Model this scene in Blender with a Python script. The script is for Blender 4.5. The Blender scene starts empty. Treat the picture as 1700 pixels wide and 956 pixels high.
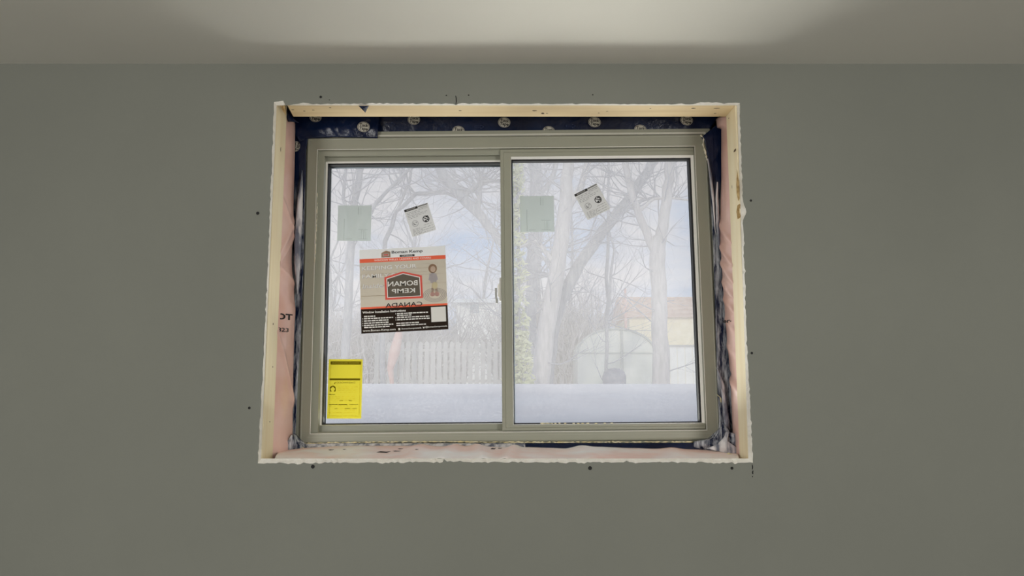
import bpy, bmesh, math, random
from mathutils import Vector, Matrix, noise

# ------------------------------------------------------------------ camera, world, lights, exposure
sc = bpy.context.scene
C = sc.collection
F_PX, DIST, CAM_Z, PITCH = 1228.0, 1.95, 1.40, math.radians(7.5)
cd = bpy.data.cameras.new('camera'); cam = bpy.data.objects.new('camera', cd); C.objects.link(cam)
cd.sensor_width = 36.0; cd.lens = 36.0 * F_PX / 1700.0; cd.clip_start = 0.02; cd.clip_end = 400
cam.location = (0, -DIST, CAM_Z); cam.rotation_euler = (math.pi / 2 + PITCH, 0, 0)
sc.camera = cam

def nodes_of(idblock):
    idblock.use_nodes = True
    nt = idblock.node_tree; nt.nodes.clear()
    return nt, nt.nodes, nt.links

w = bpy.data.worlds.new('sky'); sc.world = w
nt, N, L_ = nodes_of(w)
out = N.new('ShaderNodeOutputWorld'); bg = N.new('ShaderNodeBackground')
tc = N.new('ShaderNodeTexCoord'); mp = N.new('ShaderNodeMapping'); nz = N.new('ShaderNodeTexNoise'); cr = N.new('ShaderNodeValToRGB')
mp.inputs['Location'].default_value = (8.8, 3.1, 0.6); mp.inputs['Scale'].default_value = (1.0, 1.0, 2.2)
nz.inputs['Scale'].default_value = 2.6; nz.inputs['Detail'].default_value = 6; nz.inputs['Roughness'].default_value = 0.55
e = cr.color_ramp.elements
e[0].position = 0.40; e[0].color = (0.20, 0.48, 0.98, 1); e[1].position = 0.58; e[1].color = (0.95, 0.92, 1.0, 1)
L_.new(tc.outputs['Generated'], mp.inputs['Vector']); L_.new(mp.outputs['Vector'], nz.inputs['Vector'])
L_.new(nz.outputs['Fac'], cr.inputs['Fac']); L_.new(cr.outputs['Color'], bg.inputs['Color']); L_.new(bg.outputs['Background'], out.inputs['Surface'])
bg.inputs['Strength'].default_value = 0.44

sd = bpy.data.lights.new('sun', 'SUN'); sd.energy = 0.8; sd.angle = math.radians(3); sd.color = (1, 0.95, 0.86)
sun = bpy.data.objects.new('sun', sd); C.objects.link(sun)
sun.rotation_euler = Vector((0.10, 0.87, -0.38)).to_track_quat('-Z', 'Y').to_euler()

# added area lamp outside below the sill, standing in for light off the snow
ad = bpy.data.lights.new('snow_bounce_fill', 'AREA'); ad.shape = 'RECTANGLE'; ad.size = 2.8; ad.size_y = 0.85; ad.energy = 136
ad.color = (1.0, 0.97, 0.90)
al = bpy.data.objects.new('snow_bounce_fill', ad); C.objects.link(al)
al.location = (-0.05, 0.96, 0.99)
al.rotation_euler = Vector((0, -0.20, 1.0)).to_track_quat('-Z', 'Y').to_euler()

# added fill: two tall area lamps, unseen in the corners behind the camera
for sx_ in (-1, 1):
    rd = bpy.data.lights.new('corner_fill', 'AREA'); rd.shape = 'RECTANGLE'; rd.size = 0.8; rd.size_y = 1.5; rd.energy = 43
    rd.color = (1.0, 0.98, 0.93)
    rl = bpy.data.objects.new('corner_fill', rd); C.objects.link(rl)
    rl.location = (sx_ * 2.1, -3.7, 1.35)
    rl.rotation_euler = (Vector((sx_ * 0.2, 0, 1.35)) - Vector(rl.location)).to_track_quat('-Z', 'Y').to_euler()

vs = sc.view_settings
sc.display_settings.display_device = 'sRGB'
vs.view_transform = 'Standard'; vs.look = 'None'; vs.gamma = 1.0; vs.exposure = 0.0; vs.use_curve_mapping = False
sc.cycles.use_denoising = True
sc.cycles.max_bounces = 10; sc.cycles.transparent_max_bounces = 16; sc.cycles.diffuse_bounces = 5

# ------------------------------------------------------------------ helpers
rnd = random.Random(7)
def lin(c):
    return tuple(((v / 255) / 12.92 if v / 255 <= 0.04045 else ((v / 255 + 0.055) / 1.055) ** 2.4) for v in c)
def U(px, py, Y):
    """the point of the plane y = Y that the photograph shows at this pixel"""
    x = (px - 850) / F_PX; z = (478 - py) / F_PX
    dy = math.cos(PITCH) - z * math.sin(PITCH); dz = math.sin(PITCH) + z * math.cos(PITCH)
    s = (Y + DIST) / dy
    return Vector((x * s, Y, CAM_Z + dz * s))
def PXM(Y):
    return F_PX / (Y + DIST)
def mesh(name, verts, faces, mat, parent=None, smooth=False, loc=None):
    me = bpy.data.meshes.new(name); me.from_pydata([tuple(v) for v in verts], [], faces); me.update()
    o = bpy.data.objects.new(name, me); C.objects.link(o)
    if mat: me.materials.append(mat)
    if smooth:
        for p in me.polygons: p.use_smooth = True
    if parent: o.parent = parent
    if loc is not None: o.location = loc
    return o
def bmobj(name, bm, mat, parent=None, smooth=False):
    me = bpy.data.meshes.new(name); bmesh.ops.recalc_face_normals(bm, faces=bm.faces); bm.to_mesh(me); bm.free()
    o = bpy.data.objects.new(name, me); C.objects.link(o)
    if mat: me.materials.append(mat)
    if smooth:
        for p in me.polygons: p.use_smooth = True
    if parent: o.parent = parent
    return o
def empty(name, loc=(0, 0, 0), roty=0.0):
    o = bpy.data.objects.new(name, None); C.objects.link(o); o.location = loc; o.rotation_euler = (0, roty, 0); return o
def tag(o, label, cat, group=None):
    o['label'] = label; o['category'] = cat
    if group: o['group'] = group
    return o
def struct(o):
    o['kind'] = 'structure'; return o
def addbox(bm, x0, x1, y0, y1, z0, z1):
    v = [bm.verts.new((x, y, z)) for x in (x0, x1) for y in (y0, y1) for z in (z0, z1)]
    for f in ((0, 1, 3, 2), (4, 6, 7, 5), (0, 4, 5, 1), (2, 3, 7, 6), (0, 2, 6, 4), (1, 5, 7, 3)):
        bm.faces.new([v[i] for i in f])
def box(name, x0, x1, y0, y1, z0, z1, mat, parent=None, bevel=0.0):
    bm = bmesh.new(); addbox(bm, x0, x1, y0, y1, z0, z1)
    if bevel: bmesh.ops.bevel(bm, geom=bm.edges[:], offset=bevel, segments=2, affect='EDGES')
    return bmobj(name, bm, mat, parent)
def prism(name, pts, y0, y1, mat, parent=None):
    """polygon of (x, z) points with depth from y0 (front) to y1"""
    n = len(pts)
    V = [(x, y0, z) for x, z in pts] + [(x, y1, z) for x, z in pts]
    Fc = [list(range(n)), list(range(2 * n - 1, n - 1, -1))] + [[i, n + i, n + (i + 1) % n, (i + 1) % n] for i in range(n)]
    bm = bmesh.new(); vv = [bm.verts.new(v) for v in V]
    for f in Fc: bm.faces.new([vv[i] for i in f])
    return bmobj(name, bm, mat, parent)
def interp(pl, t):
    """point at fraction t of a polyline"""
    d = [0.0]
    for a, b in zip(pl, pl[1:]): d.append(d[-1] + (b - a).length)
    s = t * d[-1]
    for i in range(len(pl) - 1):
        if s <= d[i + 1] + 1e-12:
            k = (s - d[i]) / max(1e-9, d[i + 1] - d[i]); return pl[i].lerp(pl[i + 1], k)
    return pl[-1].copy()
def ribbon(name, A, B, n, m, mat, bulge=0.0, wr=0.0, ws=25.0, seed=0, parent=None, folds=(), thick=0.0006, toward=Vector((0, -1, 0))):
    """crinkled sheet between the polylines A and B; folds = (position, slant, width, height)"""
    V, Fc = [], []
    for i in range(n + 1):
        a = interp(A, i / n); b = interp(B, i / n)
        for j in range(m + 1):
            t = j / m; p = a.lerp(b, t); q = p * ws + Vector((seed * 7.3, seed * 3.1, seed))
            h = bulge * 4 * t * (1 - t)
            k = noise.noise(q) + 0.5 * noise.noise(q * 2.3)
            r = 1 - 2 * abs(noise.noise(q * 0.7 + Vector((9, 2, 5))))
            h += wr * (k * 0.5 + r * 0.6) * (0.25 + 0.75 * min(1, 3 * min(t, 1 - t) + 0.15))
            for (c, sl, wd, hg) in folds:
                u = (i / n - c - sl * (t - 0.5)) / wd
                h += hg * math.exp(-u * u)
            V.append(p + toward * h)
    for i in range(n):
        for j in range(m):
            s = i * (m + 1) + j; Fc.append((s, s + 1, s + m + 2, s + m + 1))
    o = mesh(name, V, Fc, mat, parent, True)
    if thick:
        md = o.modifiers.new('thickness', 'SOLIDIFY'); md.thickness = thick; md.offset = 0
    return o

# ------------------------------------------------------------------ materials
def principled(name, col, rough=0.6, metal=0.0, spec=0.5):
    m = bpy.data.materials.new(name); nt, N, L = nodes_of(m)
    o = N.new('ShaderNodeOutputMaterial'); b = N.new('ShaderNodeBsdfPrincipled')
    b.inputs['Base Color'].default_value = (*col, 1); b.inputs['Roughness'].default_value = rough; b.inputs['Metallic'].default_value = metal
    b.inputs['Specular IOR Level'].default_value = spec
    L.new(b.outputs[0], o.inputs['Surface'])
    return m, nt, N, L, b, o
def noisy(name, c1, c2, scale=8, rough=0.7, bump=0.0, bscale=None, stretch=(1, 1, 1), detail=4, spec=0.5, lo=0.35, hi=0.65):
    m, nt, N, L, b, o = principled(name, c1, rough, 0, spec)
    tc = N.new('ShaderNodeTexCoord'); mp = N.new('ShaderNodeMapping'); mp.inputs['Scale'].default_value = stretch
    nz = N.new('ShaderNodeTexNoise'); nz.inputs['Scale'].default_value = scale; nz.inputs['Detail'].default_value = detail
    cr = N.new('ShaderNodeValToRGB'); cr.color_ramp.elements[0].color = (*c1, 1); cr.color_ramp.elements[1].color = (*c2, 1)
    cr.color_ramp.elements[0].position = lo; cr.color_ramp.elements[1].position = hi
    L.new(tc.outputs['Object'], mp.inputs['Vector']); L.new(mp.outputs['Vector'], nz.inputs['Vector']); L.new(nz.outputs['Fac'], cr.inputs['Fac'])
    L.new(cr.outputs['Color'], b.inputs['Base Color'])
    if bump:
        n2 = N.new('ShaderNodeTexNoise'); n2.inputs['Scale'].default_value = bscale or scale; n2.inputs['Detail'].default_value = 6
        bp = N.new('ShaderNodeBump'); bp.inputs['Strength'].default_value = bump; bp.inputs['Distance'].default_value = 0.004
        L.new(mp.outputs['Vector'], n2.inputs['Vector']); L.new(n2.outputs['Fac'], bp.inputs['Height']); L.new(bp.outputs['Normal'], b.inputs['Normal'])
    return m
def paper(name, col, trans=0.5, alpha=1.0, rough=0.6):
    """thin paper or film: part of the light comes through it"""
    m = bpy.data.materials.new(name); nt, N, L = nodes_of(m)
    o = N.new('ShaderNodeOutputMaterial'); d = N.new('ShaderNodeBsdfDiffuse'); t = N.new('ShaderNodeBsdfTranslucent'); mx = N.new('ShaderNodeMixShader')
    d.inputs['Color'].default_value = (*col, 1); t.inputs['Color'].default_value = (*col, 1); mx.inputs['Fac'].default_value = trans
    L.new(d.outputs[0], mx.inputs[1]); L.new(t.outputs[0], mx.inputs[2]); s = mx.outputs[0]
    if alpha < 1:
        tr = N.new('ShaderNodeBsdfTransparent'); m2 = N.new('ShaderNodeMixShader'); m2.inputs['Fac'].default_value = alpha
        L.new(tr.outputs[0], m2.inputs[1]); L.new(s, m2.inputs[2]); s = m2.outputs[0]
    L.new(s, o.inputs['Surface'])
    return m

M = {}
M['wall'] = noisy('grey_wall_paint', (0.228, 0.234, 0.208), (0.244, 0.250, 0.222), 1.6, 0.75, 0.05, 420, spec=0.25)
M['ceiling'] = noisy('ceiling_paint', (0.66, 0.645, 0.60), (0.70, 0.685, 0.635), 1.2, 0.85, 0.05, 300, spec=0.2)
M['floor'] = noisy('concrete_floor', (0.30, 0.29, 0.27), (0.38, 0.37, 0.34), 3, 0.8, 0.1, 40)
M['gypsum'] = noisy('gypsum_core', (0.88, 0.85, 0.79), (0.95, 0.93, 0.89), 60, 0.9, 0.6, 130)
M['kraft'] = noisy('torn_kraft', (0.30, 0.19, 0.07), (0.55, 0.40, 0.2), 90, 0.9, 0.6, 160)
M['concrete'] = noisy('concrete', (0.10, 0.10, 0.10), (0.18, 0.18, 0.17), 12, 0.9, 0.3, 60)
M['wood'] = noisy('pine_wood', (0.88, 0.71, 0.44), (0.76, 0.58, 0.33), 5, 0.65, 0.08, 30, (0.5, 8, 8), 6, 0.3, 0.42, 0.8)
M['woodv'] = noisy('pine_wood_upright', (0.95, 0.85, 0.62), (0.88, 0.74, 0.49), 5, 0.65, 0.08, 30, (8, 8, 0.5), 6, 0.3, 0.42, 0.8)
M['knot'] = noisy('wood_knot', (0.06, 0.035, 0.015), (0.16, 0.08, 0.03), 90, 0.8)
M['pvc'] = noisy('window_vinyl', (0.325, 0.33, 0.272), (0.355, 0.36, 0.298), 2, 0.38, 0.02, 200, spec=0.4)
M['bead'] = principled('white_bead', (0.92, 0.91, 0.88), 0.35)[0]
M['gasket'] = principled('black_gasket', (0.006, 0.006, 0.008), 0.6)[0]
M['spacer'] = principled('spacer_bar', (0.22, 0.26, 0.30), 0.35, 0.6)[0]
M['caulk'] = noisy('caulk', (0.78, 0.72, 0.52), (0.92, 0.89, 0.78), 60, 0.7, 0.5, 150)
M['foamy'] = noisy('spray_foam', (0.80, 0.68, 0.36), (0.90, 0.84, 0.62), 70, 0.8, 0.6, 130)
M['pink'] = noisy('pink_insulation_film', (0.78, 0.47, 0.40), (0.90, 0.62, 0.56), 7, 0.28, 0.25, 34, spec=0.7)
M['tape'] = noisy('blue_tape', (0.003, 0.008, 0.034), (0.007, 0.017, 0.062), 9, 0.22, 0.45, 55, spec=0.35)
M['sillpink'] = noisy('pink_film_painted_glare', (0.92, 0.66, 0.59), (0.96, 0.93, 0.93), 6, 0.5, 0.15, 30, (1, 1.2, 1), spec=0.5, lo=.36, hi=.60)  # whitish patches are sky glare on the plastic, painted into the pink
M['film'] = noisy('clear_plastic_film', (0.16, 0.18, 0.25), (0.80, 0.79, 0.84), 34, 0.2, 0.5, 60, (1.6, 1.6, .22), 5, .5, .38, .60)
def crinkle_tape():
    m, nt, N, L, b, o = principled('crinkled_tape_painted_glints', (0.004, 0.009, 0.04), 0.22, 0, .4)
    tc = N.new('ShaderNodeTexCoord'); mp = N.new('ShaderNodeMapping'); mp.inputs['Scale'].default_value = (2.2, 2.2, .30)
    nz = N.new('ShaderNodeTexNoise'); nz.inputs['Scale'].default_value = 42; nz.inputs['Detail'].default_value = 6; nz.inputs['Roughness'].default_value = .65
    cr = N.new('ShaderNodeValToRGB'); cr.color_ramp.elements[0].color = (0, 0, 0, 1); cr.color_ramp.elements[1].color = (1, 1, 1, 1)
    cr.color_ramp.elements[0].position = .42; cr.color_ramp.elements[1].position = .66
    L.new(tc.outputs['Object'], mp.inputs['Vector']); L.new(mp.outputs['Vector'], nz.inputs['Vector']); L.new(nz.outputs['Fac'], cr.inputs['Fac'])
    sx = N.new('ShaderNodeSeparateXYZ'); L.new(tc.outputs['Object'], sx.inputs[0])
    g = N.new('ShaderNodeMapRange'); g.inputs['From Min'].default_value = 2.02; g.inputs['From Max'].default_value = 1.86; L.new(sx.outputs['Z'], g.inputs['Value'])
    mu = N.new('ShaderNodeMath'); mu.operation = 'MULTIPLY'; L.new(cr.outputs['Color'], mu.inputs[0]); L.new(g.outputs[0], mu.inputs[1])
    mx = N.new('ShaderNodeMix'); mx.data_type = 'RGBA'; mx.inputs['A'].default_value = (0.006, 0.014, 0.052, 1); mx.inputs['B'].default_value = (0.64, 0.67, 0.74, 1)  # pale streaks on the lower tape: daylight reflections painted into its colour
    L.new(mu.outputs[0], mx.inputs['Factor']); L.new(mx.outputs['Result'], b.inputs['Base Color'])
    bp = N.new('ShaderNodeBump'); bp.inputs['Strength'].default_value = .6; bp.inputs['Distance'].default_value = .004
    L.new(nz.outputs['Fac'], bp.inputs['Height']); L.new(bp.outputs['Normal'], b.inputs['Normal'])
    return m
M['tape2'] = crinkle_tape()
M['pvclight'] = noisy('light_vinyl_edge', (0.56, 0.55, 0.49), (0.60, 0.59, 0.53), 2, 0.38)
M['logo'] = principled('tape_logo_white', (0.60, 0.58, 0.52), 0.4)[0]
M['tapeprint'] = principled('tape_faint_print', (0.035, 0.05, 0.12), 0.3)[0]
M['ink'] = principled('black_ink', (0.012, 0.011, 0.012), 0.5)[0]
M['dark'] = principled('dark_hole', (0.008, 0.008, 0.008), 0.7)[0]
M['steel'] = principled('screw_steel', (0.05, 0.05, 0.05), 0.4, 0.7)[0]
M['latch'] = principled('latch_grey', (0.42, 0.43, 0.42), 0.4)[0]

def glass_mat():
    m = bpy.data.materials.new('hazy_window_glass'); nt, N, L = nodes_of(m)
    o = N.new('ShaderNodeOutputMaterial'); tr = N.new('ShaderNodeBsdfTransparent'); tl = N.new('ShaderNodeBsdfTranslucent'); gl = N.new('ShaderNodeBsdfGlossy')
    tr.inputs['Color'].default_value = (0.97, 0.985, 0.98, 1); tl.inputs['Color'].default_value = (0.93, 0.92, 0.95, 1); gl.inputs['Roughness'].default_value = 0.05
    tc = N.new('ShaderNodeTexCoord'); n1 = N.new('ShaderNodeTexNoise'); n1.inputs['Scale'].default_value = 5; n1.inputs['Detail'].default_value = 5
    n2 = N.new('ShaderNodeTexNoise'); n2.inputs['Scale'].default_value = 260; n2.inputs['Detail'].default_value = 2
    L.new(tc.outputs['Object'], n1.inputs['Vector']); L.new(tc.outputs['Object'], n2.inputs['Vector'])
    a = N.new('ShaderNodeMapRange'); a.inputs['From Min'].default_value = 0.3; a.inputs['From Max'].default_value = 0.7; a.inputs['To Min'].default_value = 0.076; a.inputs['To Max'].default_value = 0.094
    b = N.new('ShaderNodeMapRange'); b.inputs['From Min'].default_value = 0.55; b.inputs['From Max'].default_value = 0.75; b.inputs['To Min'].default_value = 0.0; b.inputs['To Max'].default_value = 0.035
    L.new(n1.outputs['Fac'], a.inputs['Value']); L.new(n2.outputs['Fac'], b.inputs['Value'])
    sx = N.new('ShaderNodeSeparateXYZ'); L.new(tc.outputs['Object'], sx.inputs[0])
    c = N.new('ShaderNodeMapRange'); c.inputs['From Min'].default_value = -0.42; c.inputs['From Max'].default_value = 0.42; c.inputs['To Min'].default_value = 0.39; c.inputs['To Max'].default_value = 1.95  # veil brightness evened in the film mix: thinner low, near the outside lamp
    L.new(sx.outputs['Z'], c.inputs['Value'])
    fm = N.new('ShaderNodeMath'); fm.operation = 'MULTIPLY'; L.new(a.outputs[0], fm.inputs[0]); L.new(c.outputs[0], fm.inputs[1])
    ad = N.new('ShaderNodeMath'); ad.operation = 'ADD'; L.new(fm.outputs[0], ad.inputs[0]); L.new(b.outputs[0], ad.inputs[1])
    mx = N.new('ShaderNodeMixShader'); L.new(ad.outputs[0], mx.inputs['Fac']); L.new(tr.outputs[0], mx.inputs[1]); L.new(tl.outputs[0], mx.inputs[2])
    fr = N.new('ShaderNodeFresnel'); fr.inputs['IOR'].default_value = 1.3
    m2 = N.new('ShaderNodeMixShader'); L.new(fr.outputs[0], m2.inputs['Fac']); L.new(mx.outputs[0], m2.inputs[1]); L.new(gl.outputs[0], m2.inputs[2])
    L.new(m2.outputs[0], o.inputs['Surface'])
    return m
M['glass'] = glass_mat()

# ------------------------------------------------------------------ the room
CEIL = U(850, 106, 0).z
XR, YB = 2.6, -4.2
struct(box('floor', -XR, XR, YB, 0, -0.1, 0, M['floor']))
struct(box('ceiling', -XR - .1, XR + .1, YB - .1, 0.4, CEIL, CEIL + 0.12, M['ceiling']))
struct(box('wall_left', -XR - 0.1, -XR, YB, 0, 0, CEIL, M['wall']))
struct(box('wall_right', XR, XR + 0.1, YB, 0, 0, CEIL, M['wall']))
struct(box('wall_back', -XR, XR, YB - 0.1, YB, 0, CEIL, M['wall']))

DT = 0.0127      # drywall thickness
def jag(pts, step, amp, seed, normal):
    """refine a pixel polyline and roughen it along 'normal'"""
    r = random.Random(seed); o = []
    for (x0, y0), (x1, y1) in zip(pts, pts[1:]):
        n = max(1, int(math.hypot(x1 - x0, y1 - y0) / step))
        for i in range(n):
            t = i / n; j = r.gauss(0, amp) if i else 0
            if r.random() < 0.06: j += abs(r.gauss(0, amp * 1.6))
            o.append((x0 + (x1 - x0) * t + normal[0] * j, y0 + (y1 - y0) * t + normal[1] * j))
    return o
top_o = [(455, 169), (470, 167), (474, 175), (480, 175), (503, 170.5), (520, 172), (600, 171.5), (752, 172), (757, 174.5), (761, 172), (900, 172), (1000, 172.5), (1120, 173), (1150, 173), (1163, 169.5), (1228, 171)]
right_o = [(1228, 171), (1230, 250), (1233, 320), (1234, 335), (1239, 352), (1233.5, 366), (1235, 420), (1238, 520), (1242, 610), (1250, 768)]
bot_o = [(1250, 768), (1180, 768), (1100, 767.5), (900, 767.5), (780, 767), (742, 765.5), (737, 762), (735, 767), (600, 768), (428, 769)]
left_o = [(428, 769), (437, 600), (443, 470), (450, 300), (455, 169)]
hole = jag(top_o, 6, 0.45, 1, (0, 1)) + jag(right_o, 5, 0.5, 2, (1, 0)) + jag(bot_o, 5, 0.75, 3, (0, 1)) + jag(left_o, 6, 0.45, 4, (1, 0))
HP = [U(x, y, 0) for x, y in hole]
bm = bmesh.new()
ov = [bm.verts.new(p) for p in ((-XR, 0, 0), (XR, 0, 0), (XR, 0, CEIL), (-XR, 0, CEIL))]
hv = [bm.verts.new(p) for p in HP]
ed = [bm.edges.new((ov[i], ov[(i + 1) % 4])) for i in range(4)] + [bm.edges.new((hv[i], hv[(i + 1) % len(hv)])) for i in range(len(hv))]
bmesh.ops.triangle_fill(bm, use_beauty=True, edges=ed)
inside = [f for f in bm.faces if -0.6 < f.calc_center_median().x < 0.58 and 1.25 < f.calc_center_median().z < 2.12]
me_ck = len(inside)
wall = bmobj('wall_front', bm, M['wall'])
struct(wall)

# exposed gypsum core: from the torn paper edge back to the board line
OPL, OPR = U(452, 480, .05).x, U(1219, 480, .05).x
wl = lambda y: 459.5 + (433 - 459.5) * (y - 171) / 597      # left line of the cut in pixels, at the back of the sheet
wr_ = lambda y: 1223.5 + (1242.5 - 1223.5) * (y - 171) / 597
def inner_px(x, y):
    xx = min(max(x, wl(y)), wr_(y)); yy = min(max(y, 175.0), 761.0)
    return U(xx, yy, DT)
IP = [inner_px(x, y) for x, y in hole]
n = len(HP)
V = HP + IP; Fc = [(i, (i + 1) % n, n + (i + 1) % n, n + i) for i in range(n)]
# small shelf behind so the ring is solid
V += [Vector((p.x * 1.06, DT, 1.68 + (p.z - 1.68) * 1.06)) for p in HP]
Fc += [(n + i, n + (i + 1) % n, 2 * n + (i + 1) % n, 2 * n + i) for i in range(n)]
g = mesh('gypsum_edge', V, Fc, M['gypsum'], wall); g['label'] = 'ragged white exposed plasterboard core around the opening'

def disc(name, px, py, Y, r, mat, parent, dep=0.0015, seg=14):
    c = U(px, py, Y); bm = bmesh.new()
    ring = [bm.verts.new((c.x + math.cos(a) * r, Y - 0.0008, c.z + math.sin(a) * r)) for a in [2 * math.pi * i / seg for i in range(seg)]]
    inn = [bm.verts.new((c.x + math.cos(a) * r * 0.55, Y - 0.0002, c.z + math.sin(a) * r * 0.55)) for a in [2 * math.pi * i / seg for i in range(seg)]]
    cut = bm.verts.new((c.x, Y - 0.0004, c.z))
    for i in range(seg):
        j = (i + 1) % seg
        bm.faces.new((ring[i], ring[j], inn[j], inn[i])); bm.faces.new((inn[i], inn[j], cut))
    return bmobj(name, bm, mat, parent)
for (x, y, r) in [(532.5, 161, 2.3), (428, 354, 2.8), (414, 677, 2.2), (519.5, 774.5, 3.1), (979.5, 777, 3.2), (1215, 777, 2.4), (1246.5, 333, 2.0), (1248, 586, 2.0), (741, 158.5, 1.2), (778, 158, 1.3), (984, 157.5, 1.2), (547, 166, .8)]:
    disc('screw', x, y, 0, r / PXM(0), M['dark'], wall)
def crack(pts, wpx):
    P = [U(x, y, 0) for x, y in pts]; V = []; hw = wpx / PXM(0) / 2
    for i, p in enumerate(P):
        k = hw * (0.35 + 0.65 * math.sin(math.pi * (i + 0.6) / (len(P) + 0.2)))
        V += [p + Vector((-k, -0.0004, 0)), p + Vector((k, -0.0004, 0))]
    mesh('crack', V, [(2 * i, 2 * i + 1, 2 * i + 3, 2 * i + 2) for i in range(len(P) - 1)], M['dark'], wall)
crack([(756.6, 159), (757.4, 163), (757.6, 168), (757, 173)], 1.8)
crack([(1248.6, 771), (1249.4, 775), (1249, 779)], 1.8); crack([(1250, 781), (1249.4, 784), (1249.8, 787)], 2.2); crack([(1249.4, 790), (1249, 792)], 1.6)

# concrete wall behind the sheet, with the rough hole for the window
HX0, HX1, HZ0, HZ1 = OPL - 0.055, OPR + 0.055, 1.13, CEIL - 0.001
bm = bmesh.new()
for b in ((-9, HX0, DT + .002, .36, -.3, CEIL), (HX1, 9, DT + .002, .36, -.3, CEIL), (HX0, HX1, DT + .002, .36, -.3, HZ0)):
    addbox(bm, *b)
addbox(bm, HX0, HX1, 0.30, .36, HZ1 - 0.055, HZ1)
struct(bmobj('wall_outer', bm, M['concrete']))
bm = bmesh.new(); addbox(bm, -9, 9, 0.3, .42, CEIL + .121, CEIL + 2.7); addbox(bm, -9, 9, YB - .2, .42, CEIL + 2.7, CEIL + 2.95)  # unseen upper wall and roof, widened and raised to shade the snow bank
struct(bmobj('wall_upper', bm, M['concrete']))

# ------------------------------------------------------------------ pine framing boards
HEAD_Z = U(850, 193.5, .10).z
BL_X = U(464, 480, .10).x; BR_X = U(1217, 480, .10).x
def board(name, pts, y0, y1, mat, label, knots=(), inner=None):
    o = prism(name, pts, y0, y1, mat)
    tag(o, label, 'board')
    return o
hl0, hl1 = U(477, 176, DT + .001).x, U(487, 194, .10).x
bm = bmesh.new()      # header, its left end cut off slanting
z0, z1 = HEAD_Z, HEAD_Z + 0.038
zf = U(850, 174, DT).z
hv = [bm.verts.new(p) for p in ((hl0, DT + .001, z0), (BR_X - .0005, DT + .001, z0), (BR_X - .0005, .10, z0), (hl1, .10, z0), (hl0 - .01, DT + .001, z1), (BR_X - .0005, DT + .001, z1), (BR_X - .0005, .10, z1), (hl1, .10, z1))]
for f in ((0, 1, 2, 3), (7, 6, 5, 4), (0, 4, 5, 1), (1, 5, 6, 2), (2, 6, 7, 3), (3, 7, 4, 0)): bm.faces.new([hv[i] for i in f])
head = tag(bmobj('header_board', bm, M['wood']), 'pale pine board across the top of the window opening', 'board')
jl = tag(box('jamb_board', BL_X - 0.038, BL_X, DT + .001, .10, 1.165, HEAD_Z + .03, M['woodv']), 'upright pine board on the left side of the opening', 'board')
jr = tag(box('jamb_board', BR_X, BR_X + 0.038, DT + .001, .10, 1.165, HEAD_Z + .03, M['woodv']), 'upright pine board on the right side of the opening', 'board')
sb = tag(box('sill_board', BL_X + .0005, BR_X - .0005, DT + .001, .10, 1.155, U(850, 764, DT).z - .004, M['wood']), 'low pine board under the pink plastic at the bottom of the opening', 'board')
def speck(parent, kind, px, py, wpx, hpx, mat=None):
    """dark mark on a face of a board, at its real spot"""
    if kind == 'head':     # underside: solve for y on z = HEAD_Z
        Y = 0.05
        for _ in range(20):
            Y += (U(px, py, Y).z - HEAD_Z) / max(1e-6, (U(px, py, Y).z - U(px, py, Y + .01).z)) * .01 if False else 0
        x = (px - 850) / F_PX; z = (478 - py) / F_PX
        dy = math.cos(PITCH) - z * math.sin(PITCH); dz = math.sin(PITCH) + z * math.cos(PITCH)
        s = (HEAD_Z - CAM_Z) / dz; c = Vector((x * s, dy * s - DIST, HEAD_Z - .0004))
        a, b = Vector((wpx / 600 / 2, 0, 0)), Vector((0, hpx / 600 / 2 / 0.37, 0))
    else:
        X = BL_X + .0004 if kind == 'left' else BR_X - .0004
        x = (px - 850) / F_PX; z = (478 - py) / F_PX
        dy = math.cos(PITCH) - z * math.sin(PITCH); dz = math.sin(PITCH) + z * math.cos(PITCH)
        s = X / x; c = Vector((X, dy * s - DIST, CAM_Z + dz * s))
        a, b = Vector((0, wpx / 600 / 2 / 0.3, 0)), Vector((0, 0, hpx / 600 / 2))
    seg = 8; V = [c + a * math.cos(2 * math.pi * i / seg) * rnd.uniform(.7, 1.2) + b * math.sin(2 * math.pi * i / seg) * rnd.uniform(.7, 1.2) for i in range(seg)]
    mesh('knot', V, [list(range(seg))], mat or M['knot'], parent)
for a in [(505, 184, 5, 1.2), (520, 182.5, 5, 1.2), (486, 182, 6, 1), (887, 183.5, 9, 1.6), (901, 188, 6, 2.6), (908, 188, 5, 1), (994, 187.5, 3, 1), (1008, 184.5, 4, .8), (1190, 179.5, 12, 1.4), (1187, 188, 5, 1.2), (1151, 179.5, 8, 1.5), (1080, 180, 3, 1), (764, 183.5, 6, 1), (548, 178.5, 4, 1)]:
    speck(head, 'head', *a)
for a in [(452.8, 609, 1.6, 1.8), (453.5, 538, 1.2, 4), (466, 248, 1.0, 9), (448, 700, 1.2, 1.5)]: speck(jl, 'left', *a)
for a in [(1210, 196, 1.5, 2), (1220, 250, 4, 5), (1215, 310, .6, 8)]: speck(jr, 'right', *a)
# knocked-out knots in the right board, brown torn wood behind the bulge of the cut
for k, (poly) in enumerate([[(1223.5, 280), (1225, 290), (1228, 312), (1227.5, 330), (1225.5, 334), (1223, 322), (1222.3, 306)], [(1224, 341), (1228, 338), (1232.5, 344), (1233, 352), (1229, 361), (1224.5, 364), (1222.5, 352)]]):
    pts = [U(x, y, DT - .0012) for x, y in poly]
    bm = bmesh.new(); vs_ = [bm.verts.new(p) for p in pts]; cc = bm.verts.new(sum(pts, Vector()) / len(pts) + Vector((0, .004, 0)))
    for i in range(len(vs_)): bm.faces.new((vs_[i], vs_[(i + 1) % len(vs_)], cc))
    bmobj('torn_knot', bm, M['kraft'], jr)

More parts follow.
